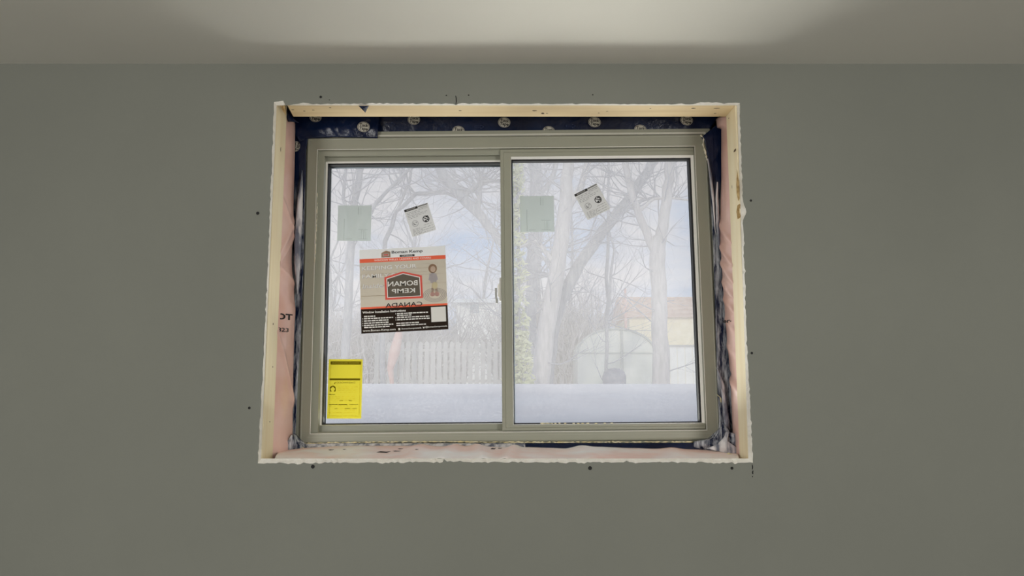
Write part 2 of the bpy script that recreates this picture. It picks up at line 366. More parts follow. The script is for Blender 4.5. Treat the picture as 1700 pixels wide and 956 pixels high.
V = [U(x, y, Y) for x, y, Y in [(464.5, 174.5, .0125), (469.5, 168.5, .010), (473.5, 176, .0125), (475, 191, .03), (470, 184, .03)]]
bm = bmesh.new(); bm.faces.new([bm.verts.new(p) for p in V]); o = bmobj('split_end', bm, M['kraft'], jl); md = o.modifiers.new('thickness', 'SOLIDIFY'); md.thickness = .001

# ------------------------------------------------------------------ the window
WC = (U(502, 480, .22) + U(1186, 480, .22)) / 2
WCZ = (U(850, 224.5, .22).z + U(850, 735, .22).z) / 2
ROT = math.radians(0.55)
win = empty('window_1', (WC.x, 0, WCZ), -ROT); struct(win)
win['label'] = 'two-pane horizontal sliding vinyl window with stickers on hazy glass'
def LW(px, py, Y):
    p = U(px, py, Y); dx, dz = p.x - WC.x, p.z - WCZ
    c, s = math.cos(ROT), math.sin(ROT)
    return (dx * c + dz * s, -dx * s + dz * c)
def rect(lp, rp, tp, bp, Y, xm=850, ym=480):
    return (LW(lp, ym, Y)[0], LW(rp, ym, Y)[0], LW(xm, bp, Y)[1], LW(xm, tp, Y)[1], Y)
def sweep(name, rects, mat, parent, close=False, smooth=False, rad=0.0):
    """mitred frame through a list of (l, r, b, t, y) rectangles"""
    bm = bmesh.new(); rows = []
    for (l, r, b, t, y) in rects:
        rows.append([bm.verts.new(p) for p in ((l, y, b), (r, y, b), (r, y, t), (l, y, t))])
    prs = list(zip(rows, rows[1:])) + ([(rows[-1], rows[0])] if close else [])
    for a, b in prs:
        for i in range(4):
            j = (i + 1) % 4; bm.faces.new((a[i], a[j], b[j], b[i]))
    return bmobj(name, bm, mat, parent, smooth)
def inset(r, dl, dr, db, dt, y): return (r[0] + dl, r[1] - dr, r[2] + db, r[3] - dt, y)
def ins(r, d, y): return inset(r, d, d, d, d, y)

FO = rect(502, 1186, 224.5, 734, .22)
ST = rect(521.5, 1163, 246, 716.5, .224)
sweep('outer_frame', [ins(FO, -.002, .345), ins(FO, -.002, .234), ins(FO, 0, .227), ins(FO, .0025, .2225), ins(FO, .006, .2205), ins(FO, .009, .2215),
                      ins(ST, -.0005, .2235), ST, ins(ST, .0006, .232), ins(ST, .003, .234)], M['pvc'], win)
sweep('frame_seam', [ins(ST, -.0016, .2226), ins(ST, -.0004, .2222), ins(ST, .0002, .2226)], M['bead'], win)
# flange of the frame towards the rough opening
FL = (FO[0] - .012, FO[1] + .010, FO[2] - .006, FO[3] + .018, .228)
sweep('nailing_flange', [inset(FO, -.001, -.001, -.001, -.001, .228), FL, (FL[0], FL[1], FL[2], FL[3], .236), (FL[0] + .004, FL[1] - .004, FL[2] + .003, FL[3] - .012, .240)], M['pvc'], win)
sweep('flange_ridge', [inset(FO, .01, .01, .01, -.0005, .2255), (FO[0] + .004, FO[1] - .004, FO[2] + .02, FO[3] + .006, .2225), (FO[0] + .004, FO[1] - .004, FO[2] + .02, FO[3] + .0072, .228)], M['pvclight'], win)
sweep('mounting_fin', [(FO[0] - .09, FO[1] + .09, FO[2] - .1, FO[3] + .09, .330), ins(FO, 0, .332)], M['pvc'], win)

# inner frame around the left (rear) pane
LG = (LW(546.5, 480, .296)[0], LW(842, 480, .296)[0], LW(700, 701, .296)[1], LW(700, 279, .296)[1], .296)
RG = (LW(853.6, 480, .268)[0], LW(1148.5, 480, .268)[0], LW(1000, 700.5, .268)[1], LW(1000, 267.5, .268)[1], .268)
midx = LW(832, 480, .226)[0]
IN1 = (LW(534.5, 480, .246)[0], midx + .02, LW(700, 715.5, .246)[1], LW(700, 258.5, .246)[1], .246)
sweep('track_frame', [(ST[0] + .0006, midx + .02, ST[2] + .0006, ST[3] - .0006, .236), (IN1[0], IN1[1], IN1[2], IN1[3], .238), (IN1[0], IN1[1], IN1[2], IN1[3], .262)], M['pvc'], win)
# rear sash
S1 = bpy.data.objects.new('sliding_sash', None); C.objects.link(S1); S1.parent = win
LB = (LG[0] - .0105, LG[1], LG[2] - .0045, LG[3] + .0115, .262)
sweep('sash_frame', [(IN1[0] - .004, IN1[1] + .01, IN1[2] - .004, IN1[3] + .004, .258), (LB[0] - .0008, LB[1], LB[2] - .0008, LB[3] + .0008, .2585), (LB[0], LB[1], LB[2], LB[3], .2575), (LB[0], LB[1], LB[2], LB[3], .285)], M['pvc'], S1)
sweep('glazing_bead', [(LB[0], LB[1], LB[2], LB[3], .2572), (LB[0] + .0055, LB[1], LB[2] + .0015, LB[3] - .004, .262), (LB[0] + .0055, LB[1], LB[2] + .0015, LB[3] - .004, .285)], M['bead'], S1)
sweep('gasket', [(LB[0] + .0052, LB[1], LB[2] + .0014, LB[3] - .0038, .2640), (LB[0] + .0078, LB[1], LB[2] + .004, LB[3] - .0072, .2680), (LB[0] + .0078, LB[1], LB[2] + .004, LB[3] - .0072, .294)], M['gasket'], S1)
sweep('spacer_bar', [(LB[0] + .0070, LB[1], LB[2] + .003, LB[3] - .0062, .2930), (LG[0] - .0003, LG[1], LG[2] - .0003, LG[3] + .0003, .2936), (LG[0] - .0003, LG[1], LG[2] - .0003, LG[3] + .0003, .2953)], M['spacer'], S1)
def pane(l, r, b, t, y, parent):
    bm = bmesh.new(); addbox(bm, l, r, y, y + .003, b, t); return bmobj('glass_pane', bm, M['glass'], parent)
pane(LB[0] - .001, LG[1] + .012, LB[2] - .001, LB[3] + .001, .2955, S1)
# front sash
S2 = bpy.data.objects.new('sliding_sash', None); C.objects.link(S2); S2.parent = win
RO = (midx, ST[1] - .0012, LW(1000, 713.5, .23)[1], LW(1000, 246.6, .23)[1], .230)
RB = (LW(850.2, 480, .235)[0], LW(1161, 480, .235)[0], LW(1000, 703.8, .235)[1], LW(1000, 259.8, .235)[1], .235)
sweep('sash_frame', [(RO[0], RO[1], RO[2], RO[3], .262), (RO[0], RO[1], RO[2], RO[3], .2300), (RO[0] + .0015, RO[1] - .001, RO[2] + .0015, RO[3] - .0015, .2285),
                     (RO[0] + .010, RO[1] - .0012, RO[2] + .008, RO[3] - .009, .2285), (RO[0] + .0105, RO[1] - .0013, RO[2] + .0085, RO[3] - .0095, .2297), (RO[0] + .0115, RO[1] - .0014, RO[2] + .0092, RO[3] - .0105, .2287),
                     (RB[0] - .0006, RB[1] + .0004, RB[2] - .0006, RB[3] + .0006, .2292), (RB[0], RB[1], RB[2], RB[3], .2305), (RB[0], RB[1], RB[2], RB[3], .262)], M['pvc'], S2)
sweep('glazing_bead', [(RB[0] - .0002, RB[1] + .0002, RB[2] - .0002, RB[3] + .0002, .2288), (RB[0] + .001, RB[1] - .0085, RB[2] + .0015, RB[3] - .0052, .236), (RB[0] + .001, RB[1] - .0085, RB[2] + .0015, RB[3] - .0052, .262)], M['bead'], S2)
sweep('gasket', [(RB[0] + .0004, RB[1] - .0078, RB[2] + .0010, RB[3] - .0048, .2400), (RB[0] + .0036, RB[1] - .013, RB[2] + .0036, RB[3] - .0088, .2440), (RB[0] + .0036, RB[1] - .013, RB[2] + .0036, RB[3] - .0088, .266)], M['gasket'], S2)
sweep('spacer_bar', [(RG[0] - .004, RG[1] + .008, RG[2] - .004, RG[3] + .004, .2650), (RG[0] - .0003, RG[1] + .0003, RG[2] - .0003, RG[3] + .0003, .2656), (RG[0] - .0003, RG[1] + .0003, RG[2] - .0003, RG[3] + .0003, .2673)], M['spacer'], S2)
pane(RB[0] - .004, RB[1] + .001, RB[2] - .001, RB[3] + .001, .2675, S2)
# latch on the meeting stile
lx, lz = LW(829, 483, .25)
pv = [LW(x, y, .25) for x, y in [(832, 461), (829.5, 463), (829, 471), (826, 474), (826, 492), (828.5, 494), (829, 500), (832, 500)]]
bm = bmesh.new()
def addprism(bm, pts, y0, y1):
    a = [bm.verts.new((x, y0, z)) for x, z in pts]; b = [bm.verts.new((x, y1, z)) for x, z in pts]; k = len(pts)
    bm.faces.new(a); bm.faces.new(b[::-1])
    for i in range(k): bm.faces.new((a[i], b[i], b[(i + 1) % k], a[(i + 1) % k]))
addprism(bm, pv, .240, .256)
lat = bmobj('latch', bm, M['bead'], S2)
pv = [LW(x, y, .245) for x, y in [(821.6, 478.5), (825, 478.5), (825.2, 495), (827, 497), (826.6, 503.5), (823.4, 503.5), (822, 492)]]
bm = bmesh.new(); addprism(bm, pv, .238, .248); lv = bmobj('latch_lever', bm, M['latch'], S2)

# ------------------------------------------------------------------ pink insulation behind clear plastic
def PL(pts, Y): return [U(x, y, Y) for x, y in pts]
xl = BL_X - .006
A = [Vector((xl, .10, U(850, y, .10).z)) for y in (192, 300, 400, 480, 560, 640, 700, 764)]
B = PL([(490, 205), (489, 270), (487.5, 330), (486, 385), (484, 432), (485.5, 455), (488, 480), (489.5, 520), (488.5, 560), (487.5, 600), (486.5, 640), (486, 720), (486, 756)], .205)
pk = ribbon('insulation_strip', A, B, 180, 22, M['pink'], .007, .0035, 14, 3, folds=((.30, .10, .012, .006), (.36, -.10, .016, .007), (.40, -.08, .010, .006), (.475, .04, .012, .006), (.74, .20, .018, .007), (.56, .03, .02, .003)), toward=Vector((.8, -.6, 0)))
tag(pk, 'pink insulation under clear plastic between the left board and window', 'insulation', 'pink insulation around the window')
xr = BR_X + .006
A = [Vector((xr, .10, U(850, y, .10).z)) for y in (192, 300, 400, 480, 560, 640, 700, 764)]
B = PL([(1189, 198), (1190.5, 212), (1197.5, 214), (1197.5, 300), (1196, 360), (1196, 395), (1198.5, 440), (1201, 480), (1204, 520), (1207, 560), (1210.5, 600), (1213.5, 640), (1215.5, 690), (1216.5, 716), (1217.5, 756)], .205)
pr = ribbon('insulation_strip', A, B, 220, 22, M['pink'], .007, .003, 16, 8, folds=((.36, -.05, .012, .007), (.425, -.05, .010, .008), (.475, -.05, .010, .008), (.525, -.04, .010, .007), (.57, -.03, .009, .006), (.63, -.03, .012, .005), (.70, -.02, .012, .005), (.78, -.02, .008, -.006), (.80, -.02, .012, .006)), toward=Vector((-.8, -.6, 0)))
tag(pr, 'pink insulation under clear plastic between the right board and window', 'insulation', 'pink insulation around the window')
A = [U(x, 765, DT + .004) for x in (455, 700, 950, 1228)]
B = PL([(466, 748), (500, 744), (560, 741), (640, 740), (720, 741), (800, 741), (830, 743), (850, 742), (900, 743.5), (940, 745), (960, 743), (1000, 742), (1080, 745), (1150, 746), (1190, 748), (1222, 752)], .20)
ps = ribbon('insulation_strip', A, B, 240, 16, M['sillpink'], .006, .004, 12, 13, folds=((.30, .02, .02, .006), (.37, .03, .015, .007), (.44, -.02, .014, .007), (.505, .02, .010, .007), (.67, -.02, .02, .005), (.86, .0, .02, .004)), toward=Vector((0, -.15, 1)))
tag(ps, 'pink insulation under shiny plastic along the sill below the window', 'insulation', 'pink insulation around the window')

# ------------------------------------------------------------------ blue sheathing tape
t_top = ribbon('sheathing_tape', PL([(600, 180), (900, 180), (1200, 180)], .226), PL([(600, 226), (900, 226), (1172, 226)], .243), 160, 10, M['tape'], .0, .0022, 20, 21)
tag(t_top, 'long dark blue printed tape above the window frame', 'tape', 'blue tape around the window')
t_tl = ribbon('sheathing_tape', PL([(462, 184), (540, 184), (630, 184)], .212), PL([(497, 236), (512, 230), (535, 228.5), (560, 227.5), (600, 228.5), (627, 229.5)], .2165), 70, 16, M['tape'], .001, .0045, 34, 22)
tag(t_tl, 'short crinkled blue tape over the top left corner of the frame', 'tape', 'blue tape around the window')
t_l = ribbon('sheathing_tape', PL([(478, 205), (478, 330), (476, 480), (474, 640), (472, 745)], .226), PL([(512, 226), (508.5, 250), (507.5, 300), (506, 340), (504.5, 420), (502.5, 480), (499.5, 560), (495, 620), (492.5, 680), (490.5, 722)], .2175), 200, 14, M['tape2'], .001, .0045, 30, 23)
tag(t_l, 'wrinkled blue tape beside the left edge of the window frame', 'tape', 'blue tape around the window')
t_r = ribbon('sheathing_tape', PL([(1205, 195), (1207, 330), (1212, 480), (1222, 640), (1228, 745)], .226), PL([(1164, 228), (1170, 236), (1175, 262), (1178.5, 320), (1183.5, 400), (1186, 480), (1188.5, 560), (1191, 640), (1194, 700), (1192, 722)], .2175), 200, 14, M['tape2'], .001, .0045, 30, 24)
tag(t_r, 'wrinkled blue tape beside the right edge of the window frame', 'tape', 'blue tape around the window')
t_b = ribbon('sheathing_tape', PL([(868, 747), (950, 748), (1050, 748), (1150, 749), (1212, 752)], .196), PL([(868, 735.5), (950, 735), (1050, 735), (1150, 734.5), (1200, 732)], .2165), 130, 10, M['tape'], .001, .0025, 26, 25)
tag(t_b, 'blue tape under the right half of the window frame', 'tape', 'blue tape around the window')
t_f = ribbon('plastic_film', PL([(478, 748), (560, 745), (650, 744), (760, 745), (872, 747)], .194), PL([(500, 737), (560, 735.5), (650, 735.5), (760, 735.5), (872, 735.5)], .2165), 150, 10, M['film'], .001, .002, 22, 26)
tag(t_f, 'shiny pale plastic film under the left half of the window frame', 'film')
# crumpled corners
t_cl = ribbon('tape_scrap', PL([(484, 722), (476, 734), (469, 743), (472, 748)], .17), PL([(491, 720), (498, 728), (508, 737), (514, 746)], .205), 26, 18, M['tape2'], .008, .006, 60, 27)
tag(t_cl, 'crumpled blue tape in the bottom left corner of the opening', 'tape')
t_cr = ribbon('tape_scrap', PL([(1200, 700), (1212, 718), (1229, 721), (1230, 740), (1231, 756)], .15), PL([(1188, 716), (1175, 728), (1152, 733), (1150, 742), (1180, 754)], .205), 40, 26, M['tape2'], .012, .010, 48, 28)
tag(t_cr, 'crumpled blue tape and plastic in the bottom right corner of the opening', 'tape')
ribbon('plastic_film', PL([(1205, 716), (1200, 728), (1190, 738), (1172, 744)], .150), PL([(1210, 718), (1208, 732), (1222, 742), (1230, 758)], .140), 24, 8, M['film'], .004, .006, 60, 29, parent=t_cr)
# hanging triangle torn through the header edge and black strip in the top left gap
tr_ = mesh('tape_scrap', [U(595, 175.5, .012), U(612.5, 175.5, .012), U(606.5, 187, .0125), U(603, 180, .008)], [(0, 3, 2), (0, 1, 3), (1, 2, 3)], M['tape'])
tag(tr_, 'small blue triangle of tape hanging over the top pine board', 'tape')
gs = ribbon('tape_scrap', PL([(474, 180), (475, 192), (478, 202)], .103), PL([(480, 182), (486, 196), (497, 204)], .104), 12, 6, M['tape'], .002, .003, 60, 31)
tag(gs, 'dark tape filling the gap at the top left board corner', 'tape')
# slivers of loose clear film over the side tapes
def sliver(name, edgeA, edgeB, Y, label, seed, wr=.003):
    o = ribbon(name, PL(edgeA, Y), PL(edgeB, Y + .003), 60, 6, M['film'], .002, wr, 50, seed)
    tag(o, label, 'film'); return o
sliver('plastic_film', [(502, 282), (494, 330), (488.5, 400), (489, 440), (493, 488)], [(502.5, 284), (502.5, 340), (501, 400), (499, 440), (495, 490)], .200, 'loose clear film over the upper part of the left tape', 41, .004)
sliver('plastic_film', [(1174, 263), (1178, 298), (1183, 340), (1187, 385)], [(1176, 264), (1182, 290), (1187, 345), (1188, 390)], .200, 'thin torn film strip along the right frame edge', 42)
sliver('plastic_film', [(1190, 302), (1188, 330), (1189, 370), (1193, 412)], [(1192, 303), (1192.5, 330), (1195, 380), (1196, 415)], .198, 'thin torn film strip beside the right pink insulation', 43)
sliver('plastic_film', [(1189, 610), (1196, 640), (1200, 680), (1203, 712)], [(1192, 612), (1203, 640), (1208, 680), (1212, 712)], .196, 'crinkled clear film over the lower part of the right tape', 44, .006)

# ------------------------------------------------------------------ caulk and foam
def bead(name, pts, Y, r, mat, label, seed, cat='caulk', amp=.5):
    rr = random.Random(seed); V, Fc = [], []; n = int(sum(math.hypot(b[0] - a[0], b[1] - a[1]) for a, b in zip(pts, pts[1:])) / 3)
    P = PL(pts, Y)
    for i in range(n + 1):
        c = interp(P, i / n); k = r * (1 + rr.uniform(-amp, amp)); dz = rr.uniform(-amp, amp) * r * .6
        t = (interp(P, min(1, (i + .5) / n)) - interp(P, max(0, (i - .5) / n))).normalized(); nrm = t.cross(Vector((0, 1, 0)))
        for j in range(6):
            a = 2 * math.pi * j / 6; V.append(c + nrm * (math.cos(a) * k + dz) + Vector((0, math.sin(a) * k, 0)))
    for i in range(n):
        for j in range(6): Fc.append((i * 6 + j, i * 6 + (j + 1) % 6, i * 6 + 6 + (j + 1) % 6, i * 6 + 6 + j))
    Fc += [list(range(5, -1, -1)), list(range(n * 6, n * 6 + 6))]
    o = mesh(name, V, Fc, mat, None, True); tag(o, label, cat); return o
bead('caulk_bead', [(500, 736.5), (560, 735), (660, 733.5), (760, 733.5), (900, 734), (1060, 733.5), (1150, 733.5)], .219, .0016, M['foamy'], 'rough yellowish foam line along the bottom of the window frame', 5, amp=.9)
bead('caulk_bead', [(1163, 224), (1168, 229), (1167, 240), (1171, 252), (1174, 266)], .216, .0022, M['caulk'], 'ragged white foam edge at the top right corner of the frame', 6, amp=.9)
bead('caulk_bead', [(500.5, 742), (512, 747)], .19, .001, M['foamy'], 'short foam smear in the bottom left corner', 9)
bead('caulk_bead', [(527, 320), (525.5, 382), (524.2, 388), (524.6, 398), (522, 440)], .2215, .0010, M['caulk'], 'small white caulk blob line on the left face of the frame', 7, amp=.95)
bead('caulk_bead', [(1190, 655), (1196.5, 660), (1197, 668)], .213, .0016, M['foamy'], 'foam dab on the right tape near the bottom', 8)
bead('foam_crumb', [(1203, 756), (1212, 754.5), (1219, 757)], .10, .0035, M['foamy'], 'yellow foam crumbs in the bottom right corner', 10, 'foam', .8)
rc = random.Random(5)
cr_root = bead('foam_crumb', [(897, 702.6), (908, 702.4), (918, 702.7)], .2355, .0013, M['foamy'], 'row of yellow foam crumbs under the right glass', 11, 'foam', .8)
for x in [922, 929, 938, 952, 960, 967, 976, 990, 1004, 1016]:
    c = U(x, 702.5 + rc.uniform(-.4, .4), .2355); bm = bmesh.new(); bmesh.ops.create_icosphere(bm, subdivisions=1, radius=1)
    for v in bm.verts: v.co = Vector((c.x + v.co.x * rc.uniform(.003, .006), c.y + v.co.y * .0012, c.z + v.co.z * rc.uniform(.0008, .0016)))
    bmobj('crumb', bm, M['foamy'], cr_root)

# ------------------------------------------------------------------ lettering helper
def text(body, size, x, z, mat, parent, y=-.001, rot=0.0, mirror=False, bold=0.0, align='LEFT', name='lettering', width=None, shear=0.0):
    cu = bpy.data.curves.new(name, 'FONT'); cu.body = body; cu.size = size; cu.align_x = align; cu.align_y = 'CENTER'; cu.offset = bold * size; cu.resolution_u = 3; cu.shear = shear
    cu.materials.append(mat)
    o = bpy.data.objects.new(name, cu); C.objects.link(o)
    if parent: o.parent = parent
    o.location = (x, y, z); o.rotation_euler = (math.pi / 2, -rot, 0)
    sx = 1.0
    if width:
        bpy.context.view_layer.update(); d = o.dimensions.x
        if d > 1e-6: sx = width / d
    bpy.context.view_layer.update()
    me = bpy.data.meshes.new_from_object(o.evaluated_get(bpy.context.evaluated_depsgraph_get()))
    me.materials.clear(); me.materials.append(mat)
    q = bpy.data.objects.new(name, me); C.objects.link(q); q.parent = o.parent; q.location = o.location; q.rotation_euler = o.rotation_euler
    q.scale = (-sx if mirror else sx, 1, 1); q['kind'] = 'stuff'
    bpy.data.objects.remove(o); bpy.data.curves.remove(cu)
    return q

# printed letters on the insulation plastic
from mathutils.bvhtree import BVHTree
def hit(objs, px, py):
    """where the sight line of a pixel meets the given sheets"""
    o = Vector(cam.location); d = (U(px, py, .3) - o).normalized(); best = None
    for ob in objs:
        t = BVHTree.FromPolygons([v.co for v in ob.data.vertices], [tuple(p.vertices) for p in ob.data.polygons]); r = t.ray_cast(o, d)
        if r[0] is not None and (best is None or r[3] < best[2]): best = (r[0], r[1] if r[1].dot(d) < 0 else -r[1], r[3], ob)
    return best
def stuck_text(body, px, py, hpx, parent, bold=.02, wide=1.0):
    h = hit([parent], px, py)
    if not h: return
    k = 1 / PXM(h[0].y); p = h[0] + h[1] * .0045; nx = Vector((h[1].y, -h[1].x, 0)); nx = -nx if nx.x < 0 else nx
    yaw = math.atan2(nx.y, nx.x); yaw = max(-.9, min(.9, yaw))
    q = text(body, hpx * k * 1.35, p.x, p.z, M['ink'], parent, p.y, bold=bold, align='CENTER'); q.rotation_euler = (math.pi / 2, 0, yaw); q.scale.x = wide / math.cos(yaw)
stuck_text('OT', 470, 526, 10, pk, .035)
stuck_text('823', 468, 548, 7, pk, .015)
stuck_text('er-s', 1213, 532.5, 7, pr, .03)
# little tears in the plastic on the sill
for (x, y, w_, h_) in [(637, 751, 24, 4), (659, 749, 15, 2), (665, 745, 10, 1.6), (819, 745.5, 9, 4), (830, 744.5, 8, 2), (550, 747, 10, 1.6), (692, 746, 7, 1.4), (572, 746, 7, 1.4)]:
    h = hit([ps, t_f], x, y)
    if not h: continue
    k = 1 / PXM(h[0].y); c = h[0] + (Vector(cam.location) - h[0]).normalized() * .004; P = [(-.5, .2), (-.2, .5), (.15, .35), (.5, .45), (.2, -.1), (-.1, -.5)]
    mesh('tear', [c + Vector((a_ * w_ * k, 0, b_ * h_ * k)) for a_, b_ in P], [list(range(6))], M['dark'], h[3])

# logos on the tape: white ovals with two-line print
def tape_logo(px, py, Y, parent, rot=-.12, rx=9.2, rz=8.0, yaw=0.0, two=True):
    c = U(px, py, Y); k = 1 / PXM(Y)
    seg = 28; V = [(math.cos(2 * math.pi * i / seg) * rx * k, 0, math.sin(2 * math.pi * i / seg) * rz * k) for i in range(seg)]
    o = mesh('printed_logo', V, [list(range(seg))], M['logo'], parent, loc=c); o.rotation_euler = (0, -rot, yaw)
    V2 = []
    for s in (1.09, 1.16): V2 += [(math.cos(2 * math.pi * i / seg) * rx * k * s, 0, math.sin(2 * math.pi * i / seg) * rz * k * s) for i in range(seg)]
    mesh('logo_ring', V2, [(i, (i + 1) % seg, seg + (i + 1) % seg, seg + i) for i in range(seg)], M['logo'], o)
    text('Tuck', 7.4 * k, 0, 2.7 * k, M['ink'], o, -.0005, .0, bold=.03, align='CENTER')
    text('Tape', 7.4 * k, .5 * k, -3.3 * k, M['ink'], o, -.0005, .0, bold=.03, align='CENTER')
for (x, y) in [(687, 198.5), (837, 203), (987, 202.5), (1140, 199.5)]: tape_logo(x, y, .224, t_top)
for (x, y) in [(761, 217.5), (911, 218), (1063, 215.5)]: tape_logo(x, y, .232, t_top)
tape_logo(603.5, 210.5, .205, t_tl); tape_logo(524, 194, .203, t_tl)
tape_logo(491, 243, .214, t_l, 1.4, 8, 6.5)
def arrow(px, py, Y, parent, k):
    k = k / PXM(Y); c = U(px, py, Y)
    P = [(-9, -2), (2, -2), (2, -4), (9, 0), (2, 4), (2, 2), (-9, 2)]
    q = [(-8, -1.2), (3, -1.2), (3, -2.6), (7.4, 0), (3, 2.6), (3, 1.2), (-8, 1.2)]
    V = [(x * k, 0, z * k) for x, z in P] + [(x * k, 0, z * k) for x, z in q]; n = 7
    mesh('printed_arrow', V, [(i, (i + 1) % n, n + (i + 1) % n, n + i) for i in range(n)], M['tapeprint'], parent, loc=c)
for (x, y) in [(648, 206), (796, 210.5), (948, 209)]: arrow(x, y, .226, t_top, .95)

# ------------------------------------------------------------------ stickers on the glass
P_ = {}
P_['white'] = paper('sticker_paper', (0.66, 0.66, 0.66), .40)
P_['cream'] = paper('sticker_photo_ground', (0.72, 0.665, 0.575), .62)
P_['orange'] = paper('sticker_orange', (0.95, 0.20, 0.11), .5)
P_['brown'] = paper('sticker_dark_brown', (0.035, 0.025, 0.02), .2)
P_['taupe'] = paper('sticker_taupe', (0.20, 0.18, 0.15), .3)
P_['red'] = paper('sticker_red_frame', (0.92, 0.17, 0.14), .35)
P_['palegreen'] = paper('pale_green_label', (0.50, 0.56, 0.535), .45, .80)
P_['greenline'] = paper('pale_green_print', (0.42, 0.50, 0.47), .4, .35)
P_['yellow'] = paper('yellow_label', (0.64, 0.565, 0.05), .18)
P_['olive'] = paper('yellow_label_print', (0.20, 0.16, 0.01), .3)
P_['faint'] = paper('yellow_label_faint_print', (0.66, 0.52, 0.02), .4)
P_['grey'] = paper('grey_print', (0.30, 0.30, 0.31), .35)
P_['lilac'] = paper('lilac_print', (0.62, 0.59, 0.65), .6)
P_['hair'] = paper('brown_hair_print', (0.44, 0.30, 0.22), .55)
P_['skin'] = paper('pale_skin_print', (0.82, 0.68, 0.60), .65)
P_['net'] = paper('grate_print', (0.42, 0.37, 0.38), .5)
P_['rose'] = paper('rose_print', (0.75, 0.52, 0.50), .6)
P_['taupe2'] = paper('photo_shade_print', (0.70, 0.64, 0.56), .75)
P_['tw'] = paper('white_print', (0.95, 0.95, 0.94), .12)

def sticker(name, corners, Y, base, label, cat, group=None, th=.0006):
    """a sheet on the glass; local x to the right, z up, in metres from its centre"""
    TL, TR, BR, BL = [U(x, y, Y) for x, y in corners]
    c = (TL + TR + BR + BL) / 4; ux = (TR - TL + BR - BL).normalized(); a = math.atan2(ux.z, ux.x)
    W = ((TR - TL).length + (BR - BL).length) / 2; H = ((TL - BL).length + (TR - BR).length) / 2
    o = mesh(name, [(-W / 2, 0, -H / 2), (W / 2, 0, -H / 2), (W / 2, 0, H / 2), (-W / 2, 0, H / 2)], [(0, 1, 2, 3)], base); o.location = c; o.rotation_euler = (0, -a, 0)
    tag(o, label, cat, group)
    return o, W, H
def area(name, parent, W, H, x0, z0, x1, z1, mat, lay=1):
    """flat printed field given in fractions of the sheet (z from the top)"""
    X0, X1, Z0, Z1 = (x0 - .5) * W, (x1 - .5) * W, (.5 - z1) * H, (.5 - z0) * H; y = -.00035 * lay
    return mesh(name, [(X0, y, Z0), (X1, y, Z0), (X1, y, Z1), (X0, y, Z1)], [(0, 1, 2, 3)], mat, parent)
def poly(name, parent, W, H, pts, mat, lay=1):
    return mesh(name, [((x - .5) * W, -.00035 * lay, (.5 - z) * H) for x, z in pts], [list(range(len(pts)))], mat, parent)
def oval(cx, cz, rx, rz, n=20, a0=0, a1=2 * math.pi): return [(cx + rx * math.cos(a0 + (a1 - a0) * i / n), cz + rz * math.sin(a0 + (a1 - a0) * i / n)) for i in range(n)]
def ringp(name, parent, W, H, cx, cz, r, t, mat, lay=1, n=24, asp=1.0):
    V = []
    for k in (r, r - t):
        V += [((cx - .5) * W + k * W * math.cos(2 * math.pi * i / n), -.00035 * lay, (.5 - cz) * H + k * W * math.sin(2 * math.pi * i / n)) for i in range(n)]
    return mesh(name, V, [(i, (i + 1) % n, n + (i + 1) % n, n + i) for i in range(n)], mat, parent)
def lines(name, parent, W, H, rows, mat, lay=1):
    V, Fc = [], []
    for (x0, x1, z, h) in rows:
        b = len(V); y = -.00035 * lay
        V += [((x0 - .5) * W, y, (.5 - z - h / 2) * H), ((x1 - .5) * W, y, (.5 - z - h / 2) * H), ((x1 - .5) * W, y, (.5 - z + h / 2) * H), ((x0 - .5) * W, y, (.5 - z + h / 2) * H)]
        Fc.append((b, b + 1, b + 2, b + 3))
    o = mesh(name, V, Fc, mat, parent); o['kind'] = 'stuff'; return o
def stx(body, parent, W, H, x, z, hf, mat, lay=2, width=None, **kw):
    return text(body, hf * H * 1.38, (x - .5) * W, (.5 - z) * H, mat, parent, -.00035 * lay, width=width * W if width else None, **kw)

YL, YR = .2935, .2655      # just on the room side of each pane
# large square instruction sticker
S, W, H = sticker('instruction_sticker', [(597, 415), (740, 408), (743.5, 546.5), (599.5, 554)], YL, P_['white'], 'large square sticker with orange band and dark instruction panel on the left pane', 'sticker')
area('orange_band', S, W, H, 0, .112, 1, .158, P_['orange'])
area('photo_field', S, W, H, 0, .158, 1, .69, P_['cream'])
area('orange_rule', S, W, H, 0, .690, 1, .712, P_['orange'])
area('instruction_panel', S, W, H, 0, .712, 1, 1, P_['brown'])
lines('photo_shading', S, W, H, [(.0, .78, .30, .008), (.0, .4, .44, .008), (.55, 1, .25, .006), (.5, 1, .33, .006), (.0, .3, .56, .01), (.6, 1, .44, .006), (.45, 1, .205, .004)], P_['taupe2'], 2)
poly('logo_house', S, W, H, [(.255, .105), (.255, .05), (.31, .022), (.36, .04), (.36, .105)], P_['hair'], 1)
poly('logo_house_inner', S, W, H, [(.27, .09), (.27, .06), (.345, .06), (.345, .09)], P_['white'], 2)
poly('logo_house_bar', S, W, H, [(.28, .082), (.28, .068), (.335, .068), (.335, .082)], P_['red'], 3)
stx('Boman Kemp', S, W, H, .372, .048, .034, M['ink'], width=.362, bold=.02)
area('label_bar', S, W, H, .468, .083, .640, .107, M['ink'], 1)
stx('CANADA', S, W, H, .490, .0955, .016, P_['tw'], 2, width=.125)
stx('WINDOW WELLS, LADDERS AND COVERS', S, W, H, .17, .136, .024, P_['tw'], 2, width=.66, bold=.01)
stx('KEEPING YOUR', S, W, H, .022, .232, .046, P_['lilac'], 3, width=.635, bold=.02)
stx('KEEPING YOUR', S, W, H, .018, .228, .046, P_['tw'], 4, width=.635, bold=.012)
stx('FAMILY SAFE', S, W, H, .022, .328, .046, P_['lilac'], 3, width=.54, bold=.02)
